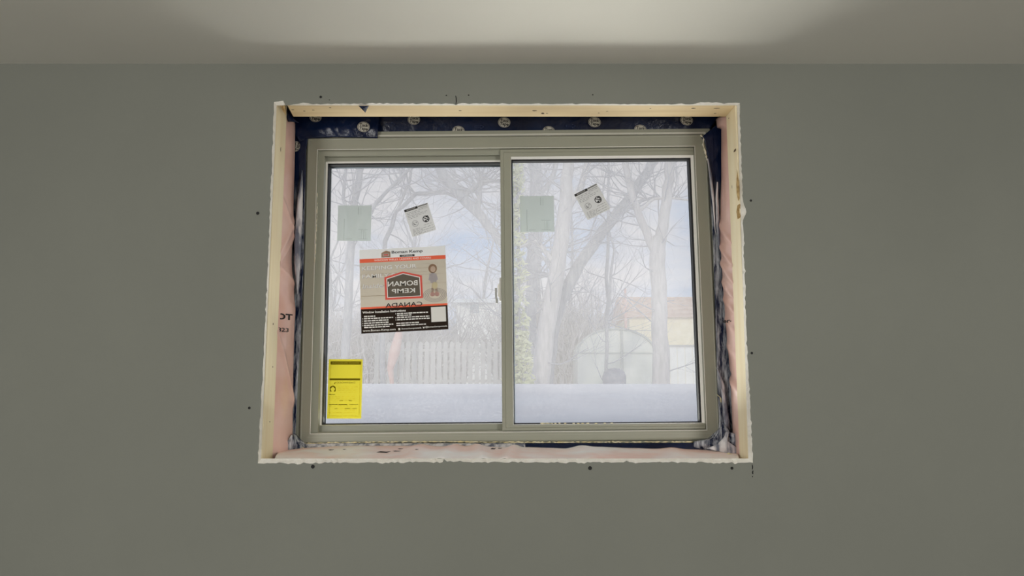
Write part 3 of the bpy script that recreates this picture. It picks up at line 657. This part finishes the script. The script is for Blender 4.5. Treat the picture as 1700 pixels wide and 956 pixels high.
stx('FAMILY SAFE', S, W, H, .018, .324, .046, P_['tw'], 4, width=.54, bold=.012)
stx('Inside &', S, W, H, .022, .447, .05, P_['lilac'], 3, width=.33, bold=.01, shear=.15)
stx('Inside &', S, W, H, .018, .443, .05, P_['tw'], 4, width=.33, bold=.004, shear=.15)
# printed child on a round grate
for k, r in enumerate((1.0, .86, .72, .58)):
    V = []
    for q in (r, r - .05): V += [((.86 + .135 * q * math.cos(2 * math.pi * i / 28) - .5) * W, -.00035 * 4, (.5 - .585 - .085 * q * math.sin(2 * math.pi * i / 28)) * H) for i in range(28)]
    mesh('grate_ring', V, [(i, (i + 1) % 28, 28 + (i + 1) % 28, 28 + i) for i in range(28)], P_['net'], S)
oo, ii = oval(.845, .268, .050, .056), oval(.848, .275, .028, .036)
mesh('printed_figure_hair', [((x - .5) * W, -.0014, (.5 - z) * H) for x, z in oo + ii], [(i, (i + 1) % 20, 20 + (i + 1) % 20, 20 + i) for i in range(20)], P_['hair'], S)
poly('printed_figure_face', S, W, H, oval(.848, .275, .030, .036), P_['skin'], 5)
poly('printed_figure_top', S, W, H, [(.805, .335), (.845, .315), (.885, .335), (.905, .40), (.885, .415), (.875, .44), (.815, .44), (.808, .415), (.79, .40)], P_['lilac'], 4)
poly('printed_figure_bag', S, W, H, oval(.862, .472, .034, .042), paper('cream_print', (.80, .74, .52), .4), 5)
poly('printed_figure_leg', S, W, H, [(.83, .44), (.855, .44), (.848, .60), (.815, .60)], P_['skin'], 4)
poly('printed_figure_leg', S, W, H, [(.86, .44), (.882, .44), (.90, .60), (.868, .60)], P_['skin'], 4)
poly('printed_figure_shoe', S, W, H, oval(.833, .575, .028, .026), P_['rose'], 6); poly('printed_figure_shoe', S, W, H, oval(.885, .575, .028, .026), P_['rose'], 6)
# reversed logo showing through from the outside sticker
poly('reversed_logo_frame', S, W, H, [(.283, .345), (.50, .285), (.718, .345), (.722, .615), (.287, .615)], P_['red'], 5)
poly('reversed_logo_line', S, W, H, [(.306, .362), (.50, .306), (.695, .362), (.699, .592), (.310, .592)], P_['tw'], 6)
poly('reversed_logo_panel', S, W, H, [(.316, .370), (.50, .316), (.686, .370), (.690, .584), (.320, .584)], P_['taupe'], 7)
stx('BOMAN', S, W, H, .672, .432, .060, P_['tw'], 8, width=.345, bold=.014, mirror=True)
stx('KEMP', S, W, H, .640, .520, .054, P_['tw'], 8, width=.27, bold=.014, mirror=True)
stx('CANADA', S, W, H, .715, .685, .052, M['ink'], 8, width=.425, bold=.012, mirror=True)
# instruction panel print
stx('Window Installation Instructions', S, W, H, .02, .752, .026, P_['tw'], 2, width=.50, bold=.03)
rows = []
for (x, z, wd) in [(.035, .800, .135), (.035, .826, .335), (.035, .853, .28), (.035, .880, .28), (.035, .906, .335), (.035, .930, .29), (.415, .785, .36), (.415, .808, .17), (.415, .832, .37), (.415, .858, .375), (.405, .900, .26), (.405, .925, .34)]:
    r = random.Random(int(z * 1000)); q = x
    while q < x + wd:
        wl_ = r.uniform(.018, .05); rows.append((q, min(q + wl_, x + wd), z, .012 + r.uniform(0, .004))); q += wl_ + .006
lines('instruction_print', S, W, H, rows, P_['tw'], 2)
lines('list_marks', S, W, H, [(.018, .024, z, .014) for z in (.826, .853, .880, .906)] + [(.398, .404, z, .014) for z in (.785, .832, .858)], P_['tw'], 2)
area('blank_white_square', S, W, H, .808, .728, .978, .905, P_['tw'], 2)
stx('www.Boman-Kemp.com', S, W, H, .02, .968, .024, P_['tw'], 2, width=.375, bold=.02)
area('square_icon', S, W, H, .425, .955, .448, .982, P_['tw'], 2)
stx('/bomankempcanada', S, W, H, .46, .966, .020, P_['tw'], 2, width=.23, bold=.01)
stx('@bomankempcanada', S, W, H, .735, .960, .020, P_['tw'], 2, width=.25, bold=.01)
poly('bird_icon', S, W, H, [(.705, .952), (.717, .960), (.728, .950), (.726, .972), (.712, .976)], P_['tw'], 2)

# yellow label, seen from its back
S, W, H = sticker('yellow_label', [(547, 596), (602, 596.5), (600, 694.5), (541.5, 695)], YL, P_['yellow'], 'yellow printed label in the bottom left corner of the left pane', 'sticker')
area('title_bar', S, W, H, .055, .035, .955, .092, P_['olive'])
stx('WINDOW SPECIFICATION', S, W, H, .90, .064, .028, P_['yellow'], 2, width=.8, mirror=True)
area('middle_bar', S, W, H, .045, .325, .94, .358, P_['olive'])
stx('DASHWOOD', S, W, H, .80, .398, .030, P_['olive'], 1, width=.55, mirror=True)
poly('brand_mark', S, W, H, [(.17, .415), (.21, .385), (.23, .385), (.20, .410), (.225, .41), (.22, .418)], P_['olive'], 1)
lines('label_border', S, W, H, [(.055, .065, .21, .22), (.935, .945, .21, .22), (.06, .07, .66, .58), (.93, .94, .66, .58)], P_['faint'])
poly('emblem', S, W, H, [(.06, .545), (.06, .50)] + [(.145 + .085 * math.cos(math.pi + math.pi * i / 10), .49 + .042 * math.sin(math.pi + math.pi * i / 10)) for i in range(11)] + [(.23, .50), (.23, .545), (.17, .545), (.205, .52), (.21, .495), (.145, .465), (.08, .495), (.085, .52), (.12, .545)], P_['olive'], 1)
stx('NAMI', S, W, H, .22, .597, .018, P_['olive'], 1, width=.17, mirror=True, bold=.02)
rr = random.Random(3); rows = []
for z, a, b in [(.47, .30, .88), (.50, .30, .75), (.53, .30, .90), (.56, .35, .85), (.63, .10, .86), (.66, .10, .85), (.69, .10, .80), (.765, .06, .90), (.79, .06, .85), (.83, .20, .86), (.86, .5, .85), (.90, .06, .8), (.955, .04, .92)]:
    q = a
    while q < b:
        l = rr.uniform(.03, .10); rows.append((q, min(b, q + l), z, .006)); q += l + rr.uniform(.02, .07)
lines('small_print', S, W, H, rows, P_['faint'])
lines('dark_small_print', S, W, H, [(.35, .45, .70, .008), (.62, .72, .70, .008), (.05, .30, .765, .007), (.33, .58, .768, .010), (.64, .9, .765, .006), (.22, .30, .832, .008), (.52, .66, .832, .008), (.74, .86, .832, .008)], P_['olive'], 1)

# pale green square labels
for k, (cs, Y, lb) in enumerate([([(562, 341), (617, 341), (615.5, 400), (559, 399.5)], YL, 'pale green square label on the left pane'), ([(864, 325.5), (919.5, 325), (920, 384.5), (863, 385)], YR, 'pale green square label on the right pane')]):
    S, W, H = sticker('square_label', cs, Y, P_['palegreen'], lb, 'sticker', 'pale green square labels')
    lines('faint_print', S, W, H, [(.19, .21, .68, .60), (.60, .62, .15, .22), (.66, .665, .16, .2), (.69, .695, .16, .2), (.78, .80, .82, .26), (.72, .73, .82, .26), (.84, .85, .82, .26), (.25, .45, .95, .012), (.62, .9, .68, .010), (.62, .9, .95, .010)], P_['greenline'])
# tilted warning notices
for k, (cs, Y, lb) in enumerate([([(669.5, 349), (710, 336.5), (724, 381), (686, 393.5)], YL, 'tilted white notice with two round pictograms on the left pane'), ([(953, 323.5), (991, 303.5), (1013, 347), (976, 365)], YR, 'tilted white notice with two round pictograms on the right pane')]):
    S, W, H = sticker('warning_notice', cs, Y, P_['white'], lb, 'sticker', 'tilted warning notices')
    area('black_title_bar', S, W, H, 0, 0, .56, .085, M['ink']); area('title_text_field', S, W, H, .10, .022, .46, .062, P_['white'], 2)
    stx('WARNING', S, W, H, .12, .042, .024, M['ink'], 3, width=.3, bold=.02)
    lines('title_rule', S, W, H, [(.58, .98, .03, .05), (.58, .95, .10, .018)], P_['grey'])
    rows = []; r2 = random.Random(4 + k)
    for z, a, b in [(.15, .06, .94), (.20, .06, .6), (.26, .06, .9), (.31, .06, .8), (.36, .06, .45), (.72, .58, .92), (.76, .1, .4), (.80, .08, .95), (.84, .08, .5), (.88, .08, .95), (.92, .08, .45), (.955, .08, .95)]:
        q = a
        while q < b:
            l = r2.uniform(.05, .14); rows.append((q, min(b, q + l), z, .014)); q += l + r2.uniform(.02, .05)
    lines('small_print', S, W, H, rows, P_['grey'])
    ringp('pictogram_ring', S, W, H, .27, .57, .13, .016, P_['grey']); ringp('pictogram_ring', S, W, H, .74, .53, .14, .032, M['ink'])
    poly('pictogram_slash', S, W, H, [(.63, .46), (.66, .445), (.86, .60), (.83, .615)], M['ink'], 2)
    poly('pictogram_body', S, W, H, [(.82, .42), (.86, .44), (.82, .60), (.76, .58), (.80, .55)], M['ink'], 2)
    poly('pictogram_head', S, W, H, oval(.71, .60, .045, .035, 12), M['ink'], 2); poly('pictogram_hand', S, W, H, oval(.78, .46, .04, .025, 10), M['ink'], 2)
    poly('pictogram_body', S, W, H, [(.20, .52), (.24, .53), (.23, .58), (.30, .61), (.29, .635), (.19, .61)], P_['grey'], 2); poly('pictogram_head', S, W, H, oval(.325, .545, .028, .022, 10), P_['grey'], 2)

# ------------------------------------------------------------------ outdoors
M['snow'] = noisy('snow', (0.72, 0.69, 0.71), (0.80, 0.78, 0.79), 0.8, 0.9, 0.2, 3)
M['bark'] = noisy('grey_bark', (0.28, 0.29, 0.32), (0.40, 0.40, 0.42), 3, 0.9, 0.3, 12, (4, 4, 1))
M['palebark'] = noisy('pale_bark', (0.48, 0.45, 0.44), (0.60, 0.56, 0.55), 3, 0.9, 0.3, 12, (4, 4, 1))
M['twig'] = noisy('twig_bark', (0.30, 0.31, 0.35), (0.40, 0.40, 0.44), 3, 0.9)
M['leaf'] = noisy('yellow_green_leaves', (0.55, 0.58, 0.30), (0.72, 0.72, 0.46), 4, 0.8)
M['evergreen'] = noisy('bluish_evergreen', (0.10, 0.16, 0.16), (0.22, 0.28, 0.27), 4, 0.8)
M['shedcover'] = noisy('pale_shed_cover', (0.72, 0.73, 0.62), (0.80, 0.80, 0.70), 1.5, 0.8)
M['shedrib'] = noisy('shed_rib', (0.40, 0.42, 0.38), (0.48, 0.5, 0.45), 3, 0.8)
M['bin'] = noisy('slate_bin', (0.20, 0.21, 0.27), (0.27, 0.28, 0.34), 4, 0.7)
M['roof'] = noisy('terracotta_roof', (0.52, 0.33, 0.24), (0.62, 0.42, 0.32), 2, 0.85)
M['housewall'] = noisy('cream_siding', (0.80, 0.70, 0.45), (0.86, 0.77, 0.54), 2, 0.85)
M['palewall'] = noisy('pale_siding', (0.80, 0.79, 0.74), (0.86, 0.85, 0.80), 2, 0.85)
M['hglass'] = principled('far_window_glass', (0.25, 0.30, 0.36), 0.3)[0]
M['fence'] = noisy('weathered_fence', (0.38, 0.37, 0.36), (0.44, 0.43, 0.41), 2, 0.9)
M['rust'] = noisy('faded_orange_cloth', (0.66, 0.38, 0.32), (0.72, 0.46, 0.40), 4, 0.9)

prof = [(.40, .05), (1.9, .10), (2.8, .50), (4.0, .86), (5.4, .99), (6.4, 1.065), (7.0, 1.10), (7.6, 1.15), (8.0, 1.165), (8.5, 1.215), (8.9, 1.24), (9.3, 1.30), (9.6, 1.36), (9.9, 1.415), (10.1, 1.425), (10.4, 1.40), (11, 1.27), (13, 1.15), (25, 1.15), (60, 1.2), (140, 1.2)]
V, Fc = [], []; nx = 60
for y, z in prof:
    for i in range(nx + 1):
        x = (i / nx - .5) * (24 + y * 2.0)
        V.append((x, y + .12 * noise.noise(Vector((x * .3, y, 3))), z + .016 * noise.noise(Vector((x * .8, y * .8, 1))) * (1 if y > 6 else 1)))
for k in range(len(prof) - 1):
    for i in range(nx): s = k * (nx + 1) + i; Fc.append((s, s + 1, s + nx + 2, s + nx + 1))
struct(mesh('ground', V, Fc, M['snow'], None, True))

def tube(V, Fc, pts, rad, sides=6):
    base = len(V); n = len(pts)
    for i, p in enumerate(pts):
        t = (pts[min(n - 1, i + 1)] - pts[max(0, i - 1)]).normalized()
        a = t.cross(Vector((0, 1, 0.13))).normalized(); b = t.cross(a)
        for j in range(sides):
            q = 2 * math.pi * j / sides; V.append(p + (a * math.cos(q) + b * math.sin(q)) * rad[i])
    for i in range(n - 1):
        for j in range(sides): Fc.append((base + i * sides + j, base + i * sides + (j + 1) % sides, base + (i + 1) * sides + (j + 1) % sides, base + (i + 1) * sides + j))
def grow(V, Fc, p, d, length, r, depth, R, sides=5, up=.12, spread=.7):
    """branch that wanders and splits"""
    n = 5 if depth > 1 else 3; pts = [p.copy()]; rad = [r]; q = p.copy(); dd = d.normalized()
    for i in range(n):
        dd = (dd + Vector((R.gauss(0, .16), R.gauss(0, .16), R.gauss(up * .5, .14)))).normalized()
        q = q + dd * (length / n); pts.append(q.copy()); rad.append(r * (1 - .6 * (i + 1) / n))
        if depth > 0 and i >= 1:
            for _ in range(1 if depth > 2 else R.choice((1, 1, 2))):
                s = Vector((R.gauss(0, 1), R.gauss(0, 1), R.gauss(.2, .7))).normalized()
                grow(V, Fc, q, (dd + s * spread).normalized(), length * R.uniform(.45, .72), rad[-1] * R.uniform(.5, .75), depth - 1, R, 4 if depth < 3 else sides, up, spread)
    tube(V, Fc, pts, rad, sides if depth > 1 else 3)
def photo_tree(name, label, limbs, Y, mat, twigmat, seed, ntw=22, tl=1.6, depth=2, tr=.03):
    """tree whose main limbs follow the photograph: limbs = lists of (px, py, width px, extra depth)"""
    R = random.Random(seed); root = empty(name, U(limbs[0][0][0], limbs[0][0][1], Y)); base = Vector(root.location)
    root.location.z = 1.1; base = Vector(root.location); V, Fc = [], []; tw, tf = [], []
    for li, lb in enumerate(limbs):
        P = [U(a[0], a[1], Y + (a[3] if len(a) > 3 else 0)) - base for a in lb]; Rr = [a[2] / PXM(Y) / 2 for a in lb]
        if li == 0: P.insert(0, Vector((P[0].x, P[0].y, 0))); Rr.insert(0, Rr[0] * 1.15)
        pp, rr_ = [], []
        for i in range(len(P) - 1):
            for k in range(4):
                t = k / 4; pp.append(P[i].lerp(P[i + 1], t) + Vector((R.gauss(0, .012), 0, 0))); rr_.append(Rr[i] * (1 - t) + Rr[i + 1] * t)
        pp.append(P[-1]); rr_.append(Rr[-1]); tube(V, Fc, pp, rr_, 9)
        for _ in range(ntw):
            i = R.randrange(max(1, len(pp) // 4), len(pp)); s = Vector((R.gauss(0, 1), R.gauss(0, .6), R.gauss(.4, .6))).normalized()
            grow(tw, tf, pp[i], s, tl * R.uniform(.5, 1.2), min(rr_[i] * .5, tr), depth, R, 4)
    mesh('trunk', V, Fc, mat, root, True); mesh('branches', tw, tf, twigmat, root)['kind'] = 'stuff'
    tag(root, label, 'tree'); return root
photo_tree('bare_tree', 'pale forked bare tree nearest the right edge of the right pane',
           [[(1098, 640, 30), (1096, 560, 27), (1093, 480, 26), (1090, 420, 27), (1096, 395, 24)], [(1090, 425, 18), (1076, 392, 14), (1062, 360, 13), (1050, 325, 12), (1040, 285, 12), (1034, 240, 11)], [(1097, 400, 20), (1104, 350, 18), (1110, 300, 17), (1114, 250, 16), (1118, 190, 14)],
            [(1058, 355, 5), (1085, 330, 5), (1110, 328, 4), (1150, 333, 3)]], 14.5, M['palebark'], M['twig'], 11, 9, 1.3, 2, .016)
photo_tree('bare_tree', 'dark leaning bare tree crossing the middle of the right pane',
           [[(905, 640, 26), (915, 560, 24), (930, 500, 22), (960, 440, 20), (1000, 385, 19), (1040, 335, 18), (1075, 285, 16), (1100, 230, 13)], [(1015, 365, 7), (1060, 335, 6), (1090, 326, 4)], [(940, 480, 10), (905, 430, 7), (870, 405, 4)]], 17.0, M['bark'], M['twig'], 12, 12, 1.8, 2, .02)
photo_tree('bare_tree', 'pale upright bare tree left of the notice in the right pane',
           [[(895, 640, 34), (905, 560, 30), (920, 480, 28), (932, 400, 26), (940, 320, 22), (946, 240, 18)], [(936, 360, 12), (965, 310, 11), (985, 240, 10)], [(925, 440, 10), (890, 400, 7), (858, 412, 4)]], 16.0, M['palebark'], M['twig'], 13, 12, 1.8, 2, .02)
photo_tree('bare_tree', 'grey bare tree behind the square label in the right pane',
           [[(880, 640, 22), (882, 500, 20), (886, 380, 19), (889, 300, 18), (880, 230, 15)], [(888, 330, 10), (915, 300, 9), (935, 240, 7)]], 21.0, M['bark'], M['twig'], 14, 13, 2.2, 2, .025)
photo_tree('bare_tree', 'thin bare sapling right of the notice in the right pane',
           [[(1006, 640, 6), (1008, 500, 6), (1010, 350, 5), (1011, 240, 4)]], 20.0, M['bark'], M['twig'], 15, 10, 1.8, 2, .018)
photo_tree('bare_tree', 'grey bare tree above the square label in the left pane',
           [[(570, 640, 15), (578, 500, 14), (584, 380, 13), (592, 320, 12), (602, 240, 10)], [(580, 420, 7), (625, 335, 6), (660, 300, 6), (690, 270, 5)], [(583, 380, 6), (570, 330, 6), (576, 270, 5)]], 18.0, M['bark'], M['twig'], 16, 12, 2.0, 2, .02)
photo_tree('bare_tree', 'arching bare tree around the notice in the left pane',
           [[(636, 640, 9), (634, 500, 8), (640, 400, 8), (660, 350, 7), (690, 322, 7), (735, 318, 6), (780, 335, 5)], [(655, 360, 5), (680, 300, 5), (690, 240, 4)]], 19.0, M['bark'], M['twig'], 17, 12, 1.8, 2, .02)
photo_tree('vine_covered_tree', 'leaning tree thick with bluish growth in the upper left pane',
           [[(850, 640, 14), (848, 500, 14), (838, 410, 14), (800, 360, 16), (765, 325, 18), (735, 290, 18), (715, 240, 16)], [(765, 330, 10), (800, 300, 8), (840, 300, 6)], [(795, 355, 8), (797, 310, 7), (797, 285, 5)]], 17.5, M['bark'], M['twig'], 18, 24, 1.5, 3, .02)
# woods further back
woods = [(-7.6, 33, 'distant leafless tree at the left edge of the left pane'), (-5.6, 37, 'distant leafless tree behind the large square sticker'), (-3.4, 30, 'distant leafless tree left of the faint pale house'),
         (-1.5, 39, 'distant leafless tree rising behind the faint pale house'), (.9, 30, 'distant leafless tree behind the tall yellow-green shrub'), (2.9, 34, 'distant leafless tree left of the arched shed'),
         (4.4, 38, 'distant leafless tree rising right behind the arched shed'), (6.9, 58, 'distant leafless tree behind the roof of the cream house')]
for i, (x, Y, lb) in enumerate(woods):
    R = random.Random(100 + i); root = empty('bare_tree', (x, Y, 1.15)); V, Fc = [], []
    tw, tf = [], []
    h = R.uniform(7, 10); P = [Vector((0, 0, 0))]; rad = [.16]
    for q in range(6): P.append(P[-1] + Vector((R.gauss(0, .25), R.gauss(0, .2), h / 6))); rad.append(.16 * (1 - .13 * (q + 1)))
    tube(V, Fc, P, rad, 7)
    for q in range(26):
        j = R.randrange(1, 7); s = Vector((R.gauss(0, 1), R.gauss(0, 1), R.gauss(.5, .4))).normalized()
        grow(tw, tf, P[j], s, R.uniform(1.8, 3.4), rad[j] * .35, 3, R, 4)
    mesh('trunk', V, Fc, M['bark'], root, True); mesh('branches', tw, tf, M['twig'], root)['kind'] = 'stuff'
    tag(root, lb, 'tree', 'distant woods behind the window')

def leafy(name, label, cat, px, py0, py1, wpx, Y, mat, seed, nleaf, ls):
    R = random.Random(seed); root = empty(name, (U(px, 640, Y).x, Y, 1.12)); top = U(px, py0, Y).z - 1.12; w_ = wpx / PXM(Y) / 2
    V, Fc = [], []; tube(V, Fc, [Vector((0, 0, 0)), Vector((.03, 0, top * .5)), Vector((0, 0, top * .97))], [.05, .035, .01], 6)
    mesh('stem', V, Fc, M['bark'], root, True)
    V, Fc = [], []
    for _ in range(nleaf):
        t = R.random(); a = R.uniform(0, 6.283); rr_ = w_ * (1 - .6 * t) * math.sqrt(R.random())
        c = Vector((math.cos(a) * rr_, math.sin(a) * rr_, .1 + t * top)); n1 = Vector((R.gauss(0, 1), R.gauss(0, 1), R.gauss(0, 1))).normalized(); n2 = n1.orthogonal().normalized()
        b = len(V); s = ls * R.uniform(.6, 1.3); V += [c - n1 * s, c + n2 * s * .45, c + n1 * s, c - n2 * s * .45]; Fc.append((b, b + 1, b + 2, b + 3))
    f = mesh('foliage', V, Fc, mat, root); f['kind'] = 'stuff'
    tag(root, label, cat); return root
leafy('leafy_shrub', 'tall thin yellow-green shrub beside the window mullion', 'shrub', 859, 270, 640, 46, 13.0, M['leaf'], 5, 620, .09)
leafy('leafy_shrub', 'low yellow-green shrub at the foot of the tall one by the mullion', 'shrub', 868, 560, 640, 46, 12.6, M['leaf'], 6, 500, .07)

# leafless brush along the back of the garden
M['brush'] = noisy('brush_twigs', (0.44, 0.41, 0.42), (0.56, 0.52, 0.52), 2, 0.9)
def thicket(label, x0, x1, Y, h, n, seed):
    R = random.Random(seed); root = empty('brush_thicket', ((x0 + x1) / 2, Y, 1.15)); V, Fc = [], []; hw = (x1 - x0) / 2
    for _ in range(n):
        p = Vector((R.uniform(-hw, hw), R.uniform(-1.2, 1.2), 0)); hh = h * R.uniform(.35, 1.0); pts = [p.copy()]; d = Vector((R.gauss(0, .16), R.gauss(0, .1), 1))
        for q in range(4): d = d + Vector((R.gauss(0, .14), R.gauss(0, .1), 0)); p = p + d * (hh / 4); pts.append(p.copy())
        tube(V, Fc, pts, [.035, .028, .022, .014, .006], 3)
        for _ in range(2):
            q = R.randrange(1, 4); e_ = Vector((R.gauss(0, .8), R.gauss(0, .4), R.uniform(.3, 1))); tube(V, Fc, [pts[q], pts[q] + e_ * .4, pts[q] + e_ * .9 + Vector((0, 0, .15))], [.018, .012, .004], 3)
    f = mesh('twigs', V, Fc, M['brush'], root); f['kind'] = 'stuff'; tag(root, label, 'brush', 'leafless brush')
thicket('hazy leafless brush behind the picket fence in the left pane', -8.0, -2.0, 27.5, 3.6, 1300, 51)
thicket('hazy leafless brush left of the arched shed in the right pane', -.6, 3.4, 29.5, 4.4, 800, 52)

# arched garden shed
def P2(pts, Y): return [U(x, y, Y) for x, y in pts]
YS = 26.0; sh = empty('arched_shed', (U(1024, 640, YS).x, YS, 1.15)); k = PXM(YS)
rw = 64 / k; rh = U(1024, 546, YS).z - 1.15; wallh = rh - rw * .62
def arch(w_, z0, hgt): return [(w_ * math.cos(math.pi * i / 18), z0 + hgt * math.sin(math.pi * i / 18)) for i in range(19)]
ap = [(rw, 0)] + arch(rw, wallh, rw * .62) + [(-rw, 0)]
prism('cover', ap, 0, 3.6, M['shedcover'], sh)
ri = arch(rw * 1.03, wallh, rw * .62 * 1.04); ro = arch(rw * .97, wallh, rw * .62 * .97)
V = []; 
for p in ri: V.append((p[0], -.06, p[1]))
for p in ro: V.append((p[0], -.06, p[1]))
n = len(ri); Fc = [(i, i + 1, n + i + 1, n + i) for i in range(n - 1)]
o = mesh('front_rib', V, Fc, M['shedrib'], sh); md = o.modifiers.new('thickness', 'SOLIDIFY'); md.thickness = .05
box('door_post', .16, .26, -.05, .0, 0, wallh + rw * .58, M['shedrib'], sh)
box('cross_rail', -rw * .96, rw * .96, -.045, -.005, wallh * .98, wallh * .98 + .04, M['shedrib'], sh)
tag(sh, 'pale arched garden shed beyond the snow bank in the right pane', 'shed')
bx = empty('garden_bin', (U(1020, 640, 20).x, 20.0, 1.15)); kb = PXM(20)
prof_b = [(.30, 0), (.34, .1), (.35, .52), (.30, .66), (.16, .74), (0, .76)]
V, Fc = [], []
for r_, z_ in prof_b:
    for j in range(16): a = 2 * math.pi * j / 16; V.append((max(r_, .001) * math.cos(a), max(r_, .001) * math.sin(a), z_))
for i in range(len(prof_b) - 1):
    for j in range(16): Fc.append((i * 16 + j, i * 16 + (j + 1) % 16, (i + 1) * 16 + (j + 1) % 16, (i + 1) * 16 + j))
mesh('drum', V, Fc, M['bin'], bx, True)
tag(bx, 'small dark rounded bin in front of the arched shed', 'bin')

# houses
def house(name, label, px0, px1, pyr, pye, pyb, Y, wallm, roofm, wins, depth=6.0, hip=0.0):
    a, b = U(px0, pye, Y), U(px1, pye, Y); zr = U(px0, pyr, Y + depth * .5).z; zb = 1.1
    root = empty(name, ((a.x + b.x) / 2, Y, zb)); hw = (b.x - a.x) / 2; ze = a.z - zb; zr -= zb
    box('wall', -hw, hw, 0, depth, 0, ze, wallm, root)
    bm = bmesh.new(); o_ = .3
    v = [bm.verts.new(p) for p in ((-hw - o_, -o_, ze), (hw + o_, -o_, ze), (hw + o_, depth + o_, ze), (-hw - o_, depth + o_, ze), (-hw - o_ + hip, depth / 2, zr), (hw + o_ - hip, depth / 2, zr))]
    for f in ((0, 1, 5, 4), (2, 3, 4, 5), (0, 4, 3), (1, 2, 5), (0, 3, 2, 1)): bm.faces.new([v[i] for i in f])
    bmobj('roof', bm, roofm, root)
    for (wx0, wz0, wx1, wz1) in wins:
        p, q = U(wx0, wz1, Y - .05), U(wx1, wz0, Y - .05); x0, x1, z0_, z1_ = p.x - root.location.x, q.x - root.location.x, p.z - zb, q.z - zb
        wf = box('window', x0, x1, -.06, 0, z0_, z1_, M['palewall'], root); box('pane', x0 + .08, x1 - .08, -.08, -.055, z0_ + .08, z1_ - .08, M['hglass'], wf)
    tag(root, label, 'house'); return root
house('house', 'cream house with orange-brown roof at the right edge of the view', 1045, 1330, 493, 527, 640, 46, M['housewall'], M['roof'], [(1180, 540, 1205, 570)], 7)
house('house', 'faint pale house at the right side of the left pane', 758, 828, 496, 503, 640, 36, M['palewall'], M['palewall'], [(778, 503, 798, 522)], 5)
# low garden wall in front of the cream house, and the red pole at its corner
gw = empty('garden_fence', (U(1190, 640, 33).x, 33, 1.15))
zt = U(1100, 576, 33).z - 1.15
for i in range(24):
    x = -3.6 + i * .36
    box('fence_board', x, x + .34, 0, .03, 0, zt, M['palewall'], gw)
box('top_rail', -3.65, 5.1, -.03, .06, zt, zt + .1, M['fence'], gw)
tag(gw, 'pale board fence in front of the cream house', 'fence')
rp = empty('red_pole', (U(1041, 640, 40).x, 40, 1.15)); V, Fc = [], []
tube(V, Fc, [Vector((0, 0, 0)), Vector((0, 0, U(1041, 478, 40).z - 1.15))], [.09, .07], 8); mesh('pole', V, Fc, M['rust'], rp, True)
tag(rp, 'thin red pole at the left corner of the cream house', 'pole')
# picket fence seen faintly through the left pane
pf = empty('picket_fence', (U(735, 640, 23).x, 23, 1.15)); zt = U(735, 566, 23).z - 1.15
for i in range(22):
    x = -2.3 + i * .21; hh = zt + .04 * noise.noise(Vector((i * .7, 0, 0)))
    prism('picket', [(x, 0), (x + .14, 0), (x + .14, hh - .08), (x + .07, hh), (x, hh - .08)], 0, .025, M['fence'], pf)
for z_ in (.35, zt - .35): box('rail', -2.35, 2.35, .026, .07, z_, z_ + .09, M['fence'], pf)
tag(pf, 'weathered picket fence faintly seen in the left pane', 'fence')
um = empty('folded_parasol', (U(651, 640, 18).x, 18, 1.15)); V, Fc = [], []
tube(V, Fc, [U(651, 640, 18) - Vector(um.location), U(648, 612, 18) - Vector(um.location), U(655, 585, 18) - Vector(um.location), U(662, 556, 18) - Vector(um.location), U(664, 540, 18) - Vector(um.location)], [.05, .09, .15, .11, .02], 10)
mesh('folded_canopy', V, Fc, M['rust'], um, True); V, Fc = [], []
tube(V, Fc, [Vector((0, 0, 0)), U(651, 634, 18) - Vector(um.location)], [.03, .03], 8); mesh('pole', V, Fc, M['bark'], um, True)
tag(um, 'faint orange folded shape leaning behind the snow bank in the left pane', 'parasol')
